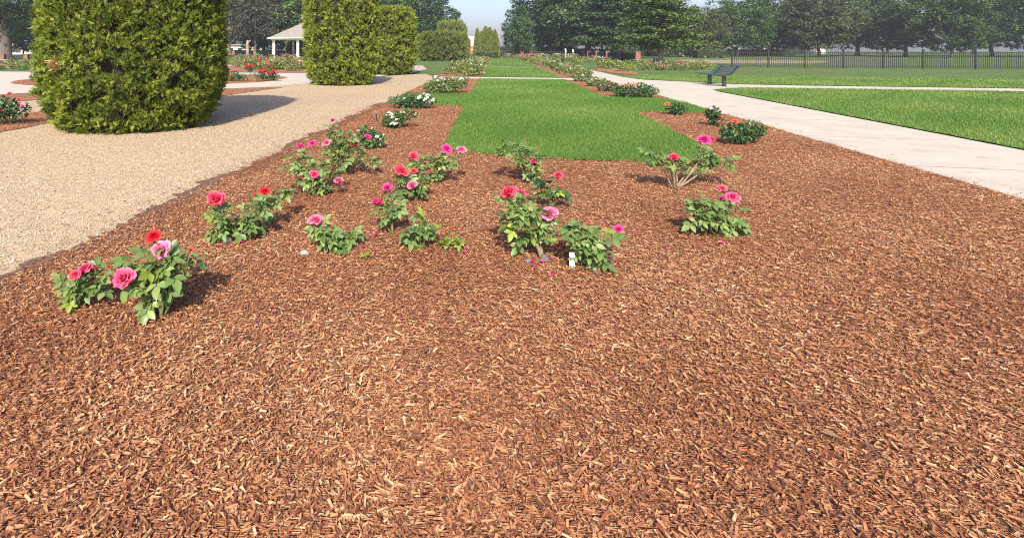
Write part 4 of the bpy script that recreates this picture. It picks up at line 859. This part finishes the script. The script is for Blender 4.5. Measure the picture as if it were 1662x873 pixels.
def stake(px, py, toppy, label, head=(.0, .0), m='black_metal', r=.009, name='plant_stake', cat='stake', headm=None):
    d = H * F / (py - HY); hgt = (py - toppy) / F * d; o = empty(name, (*G(px, py), 0), label, cat)
    MB().tube([(0, 0, -.05), (0, 0, hgt)], [r, r], 8).build('shaft', M[m], o)
    if head[0]: MB().box((0, 0, hgt), (head[0], .03, head[1]), Matrix.Rotation(-.5, 3, 'X')).build('plate', M[headm or m], o)
    return o
stake(611, 199, 184, 'thin black plant stake at the gravel edge beside the white rose', (.05, .04))
stake(1062, 109, 93, 'dark green sign post with flat plate before the pale trunk', (.62, .10), 'green_metal', .09, 'sign_post', 'sign post')
stake(913.5, 101, 94, 'short black post standing beside the far walk', (.0, .0), 'black_metal', .16, 'bollard', 'post')
stake(918, 97, 82, 'white topped grey post before the far fence', (.2, .45), 'stone', .1, 'marker_post', 'post', 'white_paint')
stake(930, 96, 82.5, 'second white topped post, nearer the forked tree', (.2, .4), 'stone', .08, 'marker_post', 'post', 'white_paint')
stake(677, 92, 71, 'pale grey stone pillar left of the broad arborvitae block', (.35, .3), 'stone', .16, 'stone_pillar', 'pillar')
_r = random.Random(33); Vl, Fl = [], []
for i in range(170):                                 # small dry leaves blown over the ground
    x, y = W(_r.uniform(GU0 - 1.5, BU1 + .5), _r.uniform(1.3, 13)); a = _r.uniform(0, 6.28); L_ = _r.uniform(.012, .034); w_ = L_ * .55; k = len(Vl); z = .038; cz = _r.uniform(.002, .012)
    d_ = Vector((math.cos(a), math.sin(a), 0)); s_ = Vector((-d_.y, d_.x, 0)); c_ = Vector((x, y, z))
    Vl += [tuple(c_ - d_ * L_), tuple(c_ + s_ * w_ + Vector((0, 0, cz))), tuple(c_ + d_ * L_ + Vector((0, 0, cz * .5))), tuple(c_ - s_ * w_ + Vector((0, 0, cz)))]; Fl += [(k, k + 1, k + 2), (k, k + 2, k + 3)]
M['dry_leaf'] = leafmat('dry_leaf', [(0.0, (0.16, 0.09, 0.045)), (0.5, (0.34, 0.24, 0.12)), (1.0, (0.40, 0.36, 0.16))], 0.8, 0.1)
tag(obj('leaf_litter', mesh('leaf_litter', Vl, Fl, {'rnd': ('FACE', np.repeat(np.random.default_rng(4).random(170), 2))}), M['dry_leaf']), kind='stuff')
# twigs and crumbs lying on the mulch and the gravel
_r = random.Random(21); mb = MB()
for i in range(150):
    if i % 3: x, y = W(_r.uniform(GU0, BU1), _r.uniform(1.4, 12))
    else: x, y = W(GU0 - abs(_r.gauss(0, 1.6)), _r.uniform(3, 15))
    a = _r.uniform(0, 6.28); L_ = _r.uniform(.03, .12); z = .03 if i % 3 else .012; bnd = _r.uniform(-.25, .25)
    mb.tube([(x, y, z), (x + math.cos(a) * L_ * .5, y + math.sin(a) * L_ * .5, z + .008), (x + math.cos(a + bnd) * L_, y + math.sin(a + bnd) * L_, z)], [.0022, .002, .0012], 4)
tag(mb.build('twig_litter', M['bark']), kind='stuff')
# fallen petals
r = np.random.default_rng(9); Vp, Fp = [], []
for (cx, cy, sp_, nn) in ((900, 432, 45, 9), (1000, 405, 40, 5), (600, 385, 30, 4), (385, 415, 16, 3), (780, 400, 60, 4), (700, 320, 60, 3), (1080, 420, 60, 4)):
    for i in range(nn):
        x, y = G(cx + r.normal(0, sp_), cy + r.normal(0, 9)); a = r.uniform(0, 6.28); s = r.uniform(.008, .018); k = len(Vp); z = .042
        for q in range(6): Vp.append((x + math.cos(a + q * PI / 3) * s * (1.25 if q % 3 == 0 else .9), y + math.sin(a + q * PI / 3) * s, z + (.007 if q % 2 else 0)))
        Fp.append(tuple(range(k, k + 6)))
tag(obj('fallen_petals', mesh('fallen_petals', Vp, Fp, {'rnd': ('FACE', r.random(len(Fp)))}), M['b_mag']), kind='stuff')
# long weedy tuft standing out of the lawn
Vw, Fw = [], []; r = random.Random(3); tx, ty = G(763, 213)
for i in range(9):
    a = r.uniform(0, 6.28); L = r.uniform(.14, .26); s = r.uniform(.3, .8); k = len(Vw); c = Vector((tx + r.uniform(-.05, .05), ty + r.uniform(-.05, .05), .01)); sd = Vector((-math.sin(a), math.cos(a), 0)) * .007
    e1 = c + Vector((math.cos(a) * L * s * .4, math.sin(a) * L * s * .4, L * .6)); e2 = c + Vector((math.cos(a) * L * s, math.sin(a) * L * s, L * .9))
    Vw += [tuple(q) for q in (c - sd, c + sd, e1 + sd * .8, e1 - sd * .8, e2)]; Fw += [(k, k + 1, k + 2, k + 3), (k + 3, k + 2, k + 4)]
tag(obj('grass_tuft', mesh('grass_tuft', Vw, Fw, {'rnd': ('FACE', [.9] * len(Fw))}), M['blade']), 'pale long bladed grass tuft standing out of the lawn', 'grass tuft')

# ------------------------------------------------------------------ far buildings and hedges
def building(px0, px1, d, h, name, label, wallm, bands=(), win=0, depth=14, roof=None):
    x0, x1 = (px0 - CX) / F * d, (px1 - CX) / F * d; o = empty(name, ((x0 + x1) / 2, d + depth / 2, 0), label, 'building'); w = x1 - x0
    MB().box((0, 0, h / 2), (w, depth, h)).build('wall', M[wallm], o)
    for z0, z1, m in bands: MB().box((0, -depth / 2 - .02, (z0 + z1) / 2), (w + .05, .12, z1 - z0)).build('wall_band', M[m], o)
    for i in range(win):
        x = -w / 2 + w * (i + .5) / win; f = MB().box((x, -depth / 2 - .03, h * .5), (1.5, .1, 1.4)).build('window', M['white_paint'], o); MB().box((x, -depth / 2 - .06, h * .5), (1.25, .1, 1.15)).build('pane', M['glass_dark'], f)
    if roof: MB().box((0, 0, h + .15), (w + 1, depth + 1, .3)).build('roof', M[roof], o)
    return o
b1_ = building(752, 792, 170, 5.6, 'white_building', 'white building with red striped lower wall beyond the end of the lawn', 'wall_white', ((-.2, 1.2, 'wall_red'), (1.55, 2.5, 'wall_red')), 0, 10)
building(938, 975, 135, 3.4, 'grey_shed', 'grey wall showing behind the forked tree trunk', 'wall_grey_shaded', (), 0, 8, 'shingle')
building(1085, 1200, 150, 3.0, 'low_house', 'pale low building glimpsed between trunks above the dark hedge', 'wall_white', (), 6, 10, 'shingle')
building(1240, 1340, 165, 3.4, 'low_house', 'pale low building beyond the right edge of the photograph', 'wall_white', (), 4, 10, 'shingle')
building(20, 62, 150, 3.6, 'low_house', 'cream building glimpsed behind the small tree at far left', 'wall_white', (), 3, 10, 'shingle')
building(368, 425, 150, 2.5, 'low_house', 'pale building glimpsed through trunks left of the gazebo', 'wall_white', (), 4, 10, 'shingle')
def low_hedge(px0, px1, d, h, label, seed, th=1.6):
    r = np.random.default_rng(seed); x0, x1 = (px0 - CX) / F * d, (px1 - CX) / F * d; w = x1 - x0; n = int(w * h * 60) + 300
    o = empty('hedge', ((x0 + x1) / 2, d, 0), label, 'hedge', 'dark hedges in the background')
    p = np.stack([r.uniform(-w / 2, w / 2, n), r.choice([-1, 1], n) * th / 2 * r.uniform(.8, 1.1, n), r.uniform(.02, h, n)], -1); tp = r.random(n) < .35
    p[tp, 1] = r.uniform(-th / 2, th / 2, tp.sum()); p[tp, 2] = h * r.uniform(.93, 1.06, tp.sum())
    d_ = r.normal(0, 1, (n, 3)); d_ /= np.linalg.norm(d_, axis=1)[:, None]; s = np.cross(d_, r.normal(0, 1, (n, 3))); s /= np.linalg.norm(s, axis=1)[:, None]; L = r.uniform(.15, .4, n)[:, None]
    V = np.stack([p - d_ * L * .5, p + s * L * .3, p + d_ * L * .5, p - s * L * .3], 1).reshape(-1, 3)
    obj('foliage', mesh('hedge_foliage', V, np.arange(4 * n).reshape(-1, 4), {'rnd': ('FACE', r.beta(2, 2, n))}), M['tree_blue'], o)
    MB().box((0, 0, h * .47), (w * .99, th * .8, h * .92)).build('shade_core', M['core_shade'], o)  # box core, its dark colour stands in for shade inside the hedge
low_hedge(1128, 1172, 88, 1.3, 'dark clipped hedge standing left of the bench back', 1)
low_hedge(1085, 1290, 120, 1.3, 'long dark hedge line before the pale low building', 2)
low_hedge(812, 930, 104, 1.9, 'dark hedge behind the far picket fence', 3)
low_hedge(930, 1085, 112, 1.5, 'dark hedge behind the right picket fence', 4)
low_hedge(775, 806, 91, .95, 'low grey green hedge at the foot of the spires', 5, 2.0)
low_hedge(370, 500, 104, 1.2, 'dark hedge behind the gazebo posts', 6)

# ------------------------------------------------------------------ smoky air
hz = NT('haze'); hv = hz.n('VolumePrincipled', Color=(0.80, 0.84, 0.92, 1), Density=0.0006, Anisotropy=0.15)
ho = hz.n('OutputMaterial'); hz.t.links.new(hv.outputs[0], ho.inputs['Volume'])
tag(MB().box((0, 0, 12.5), (1420, 1420, 27)).build('haze', hz.m), kind='stuff')
print('chips', NCHIP)
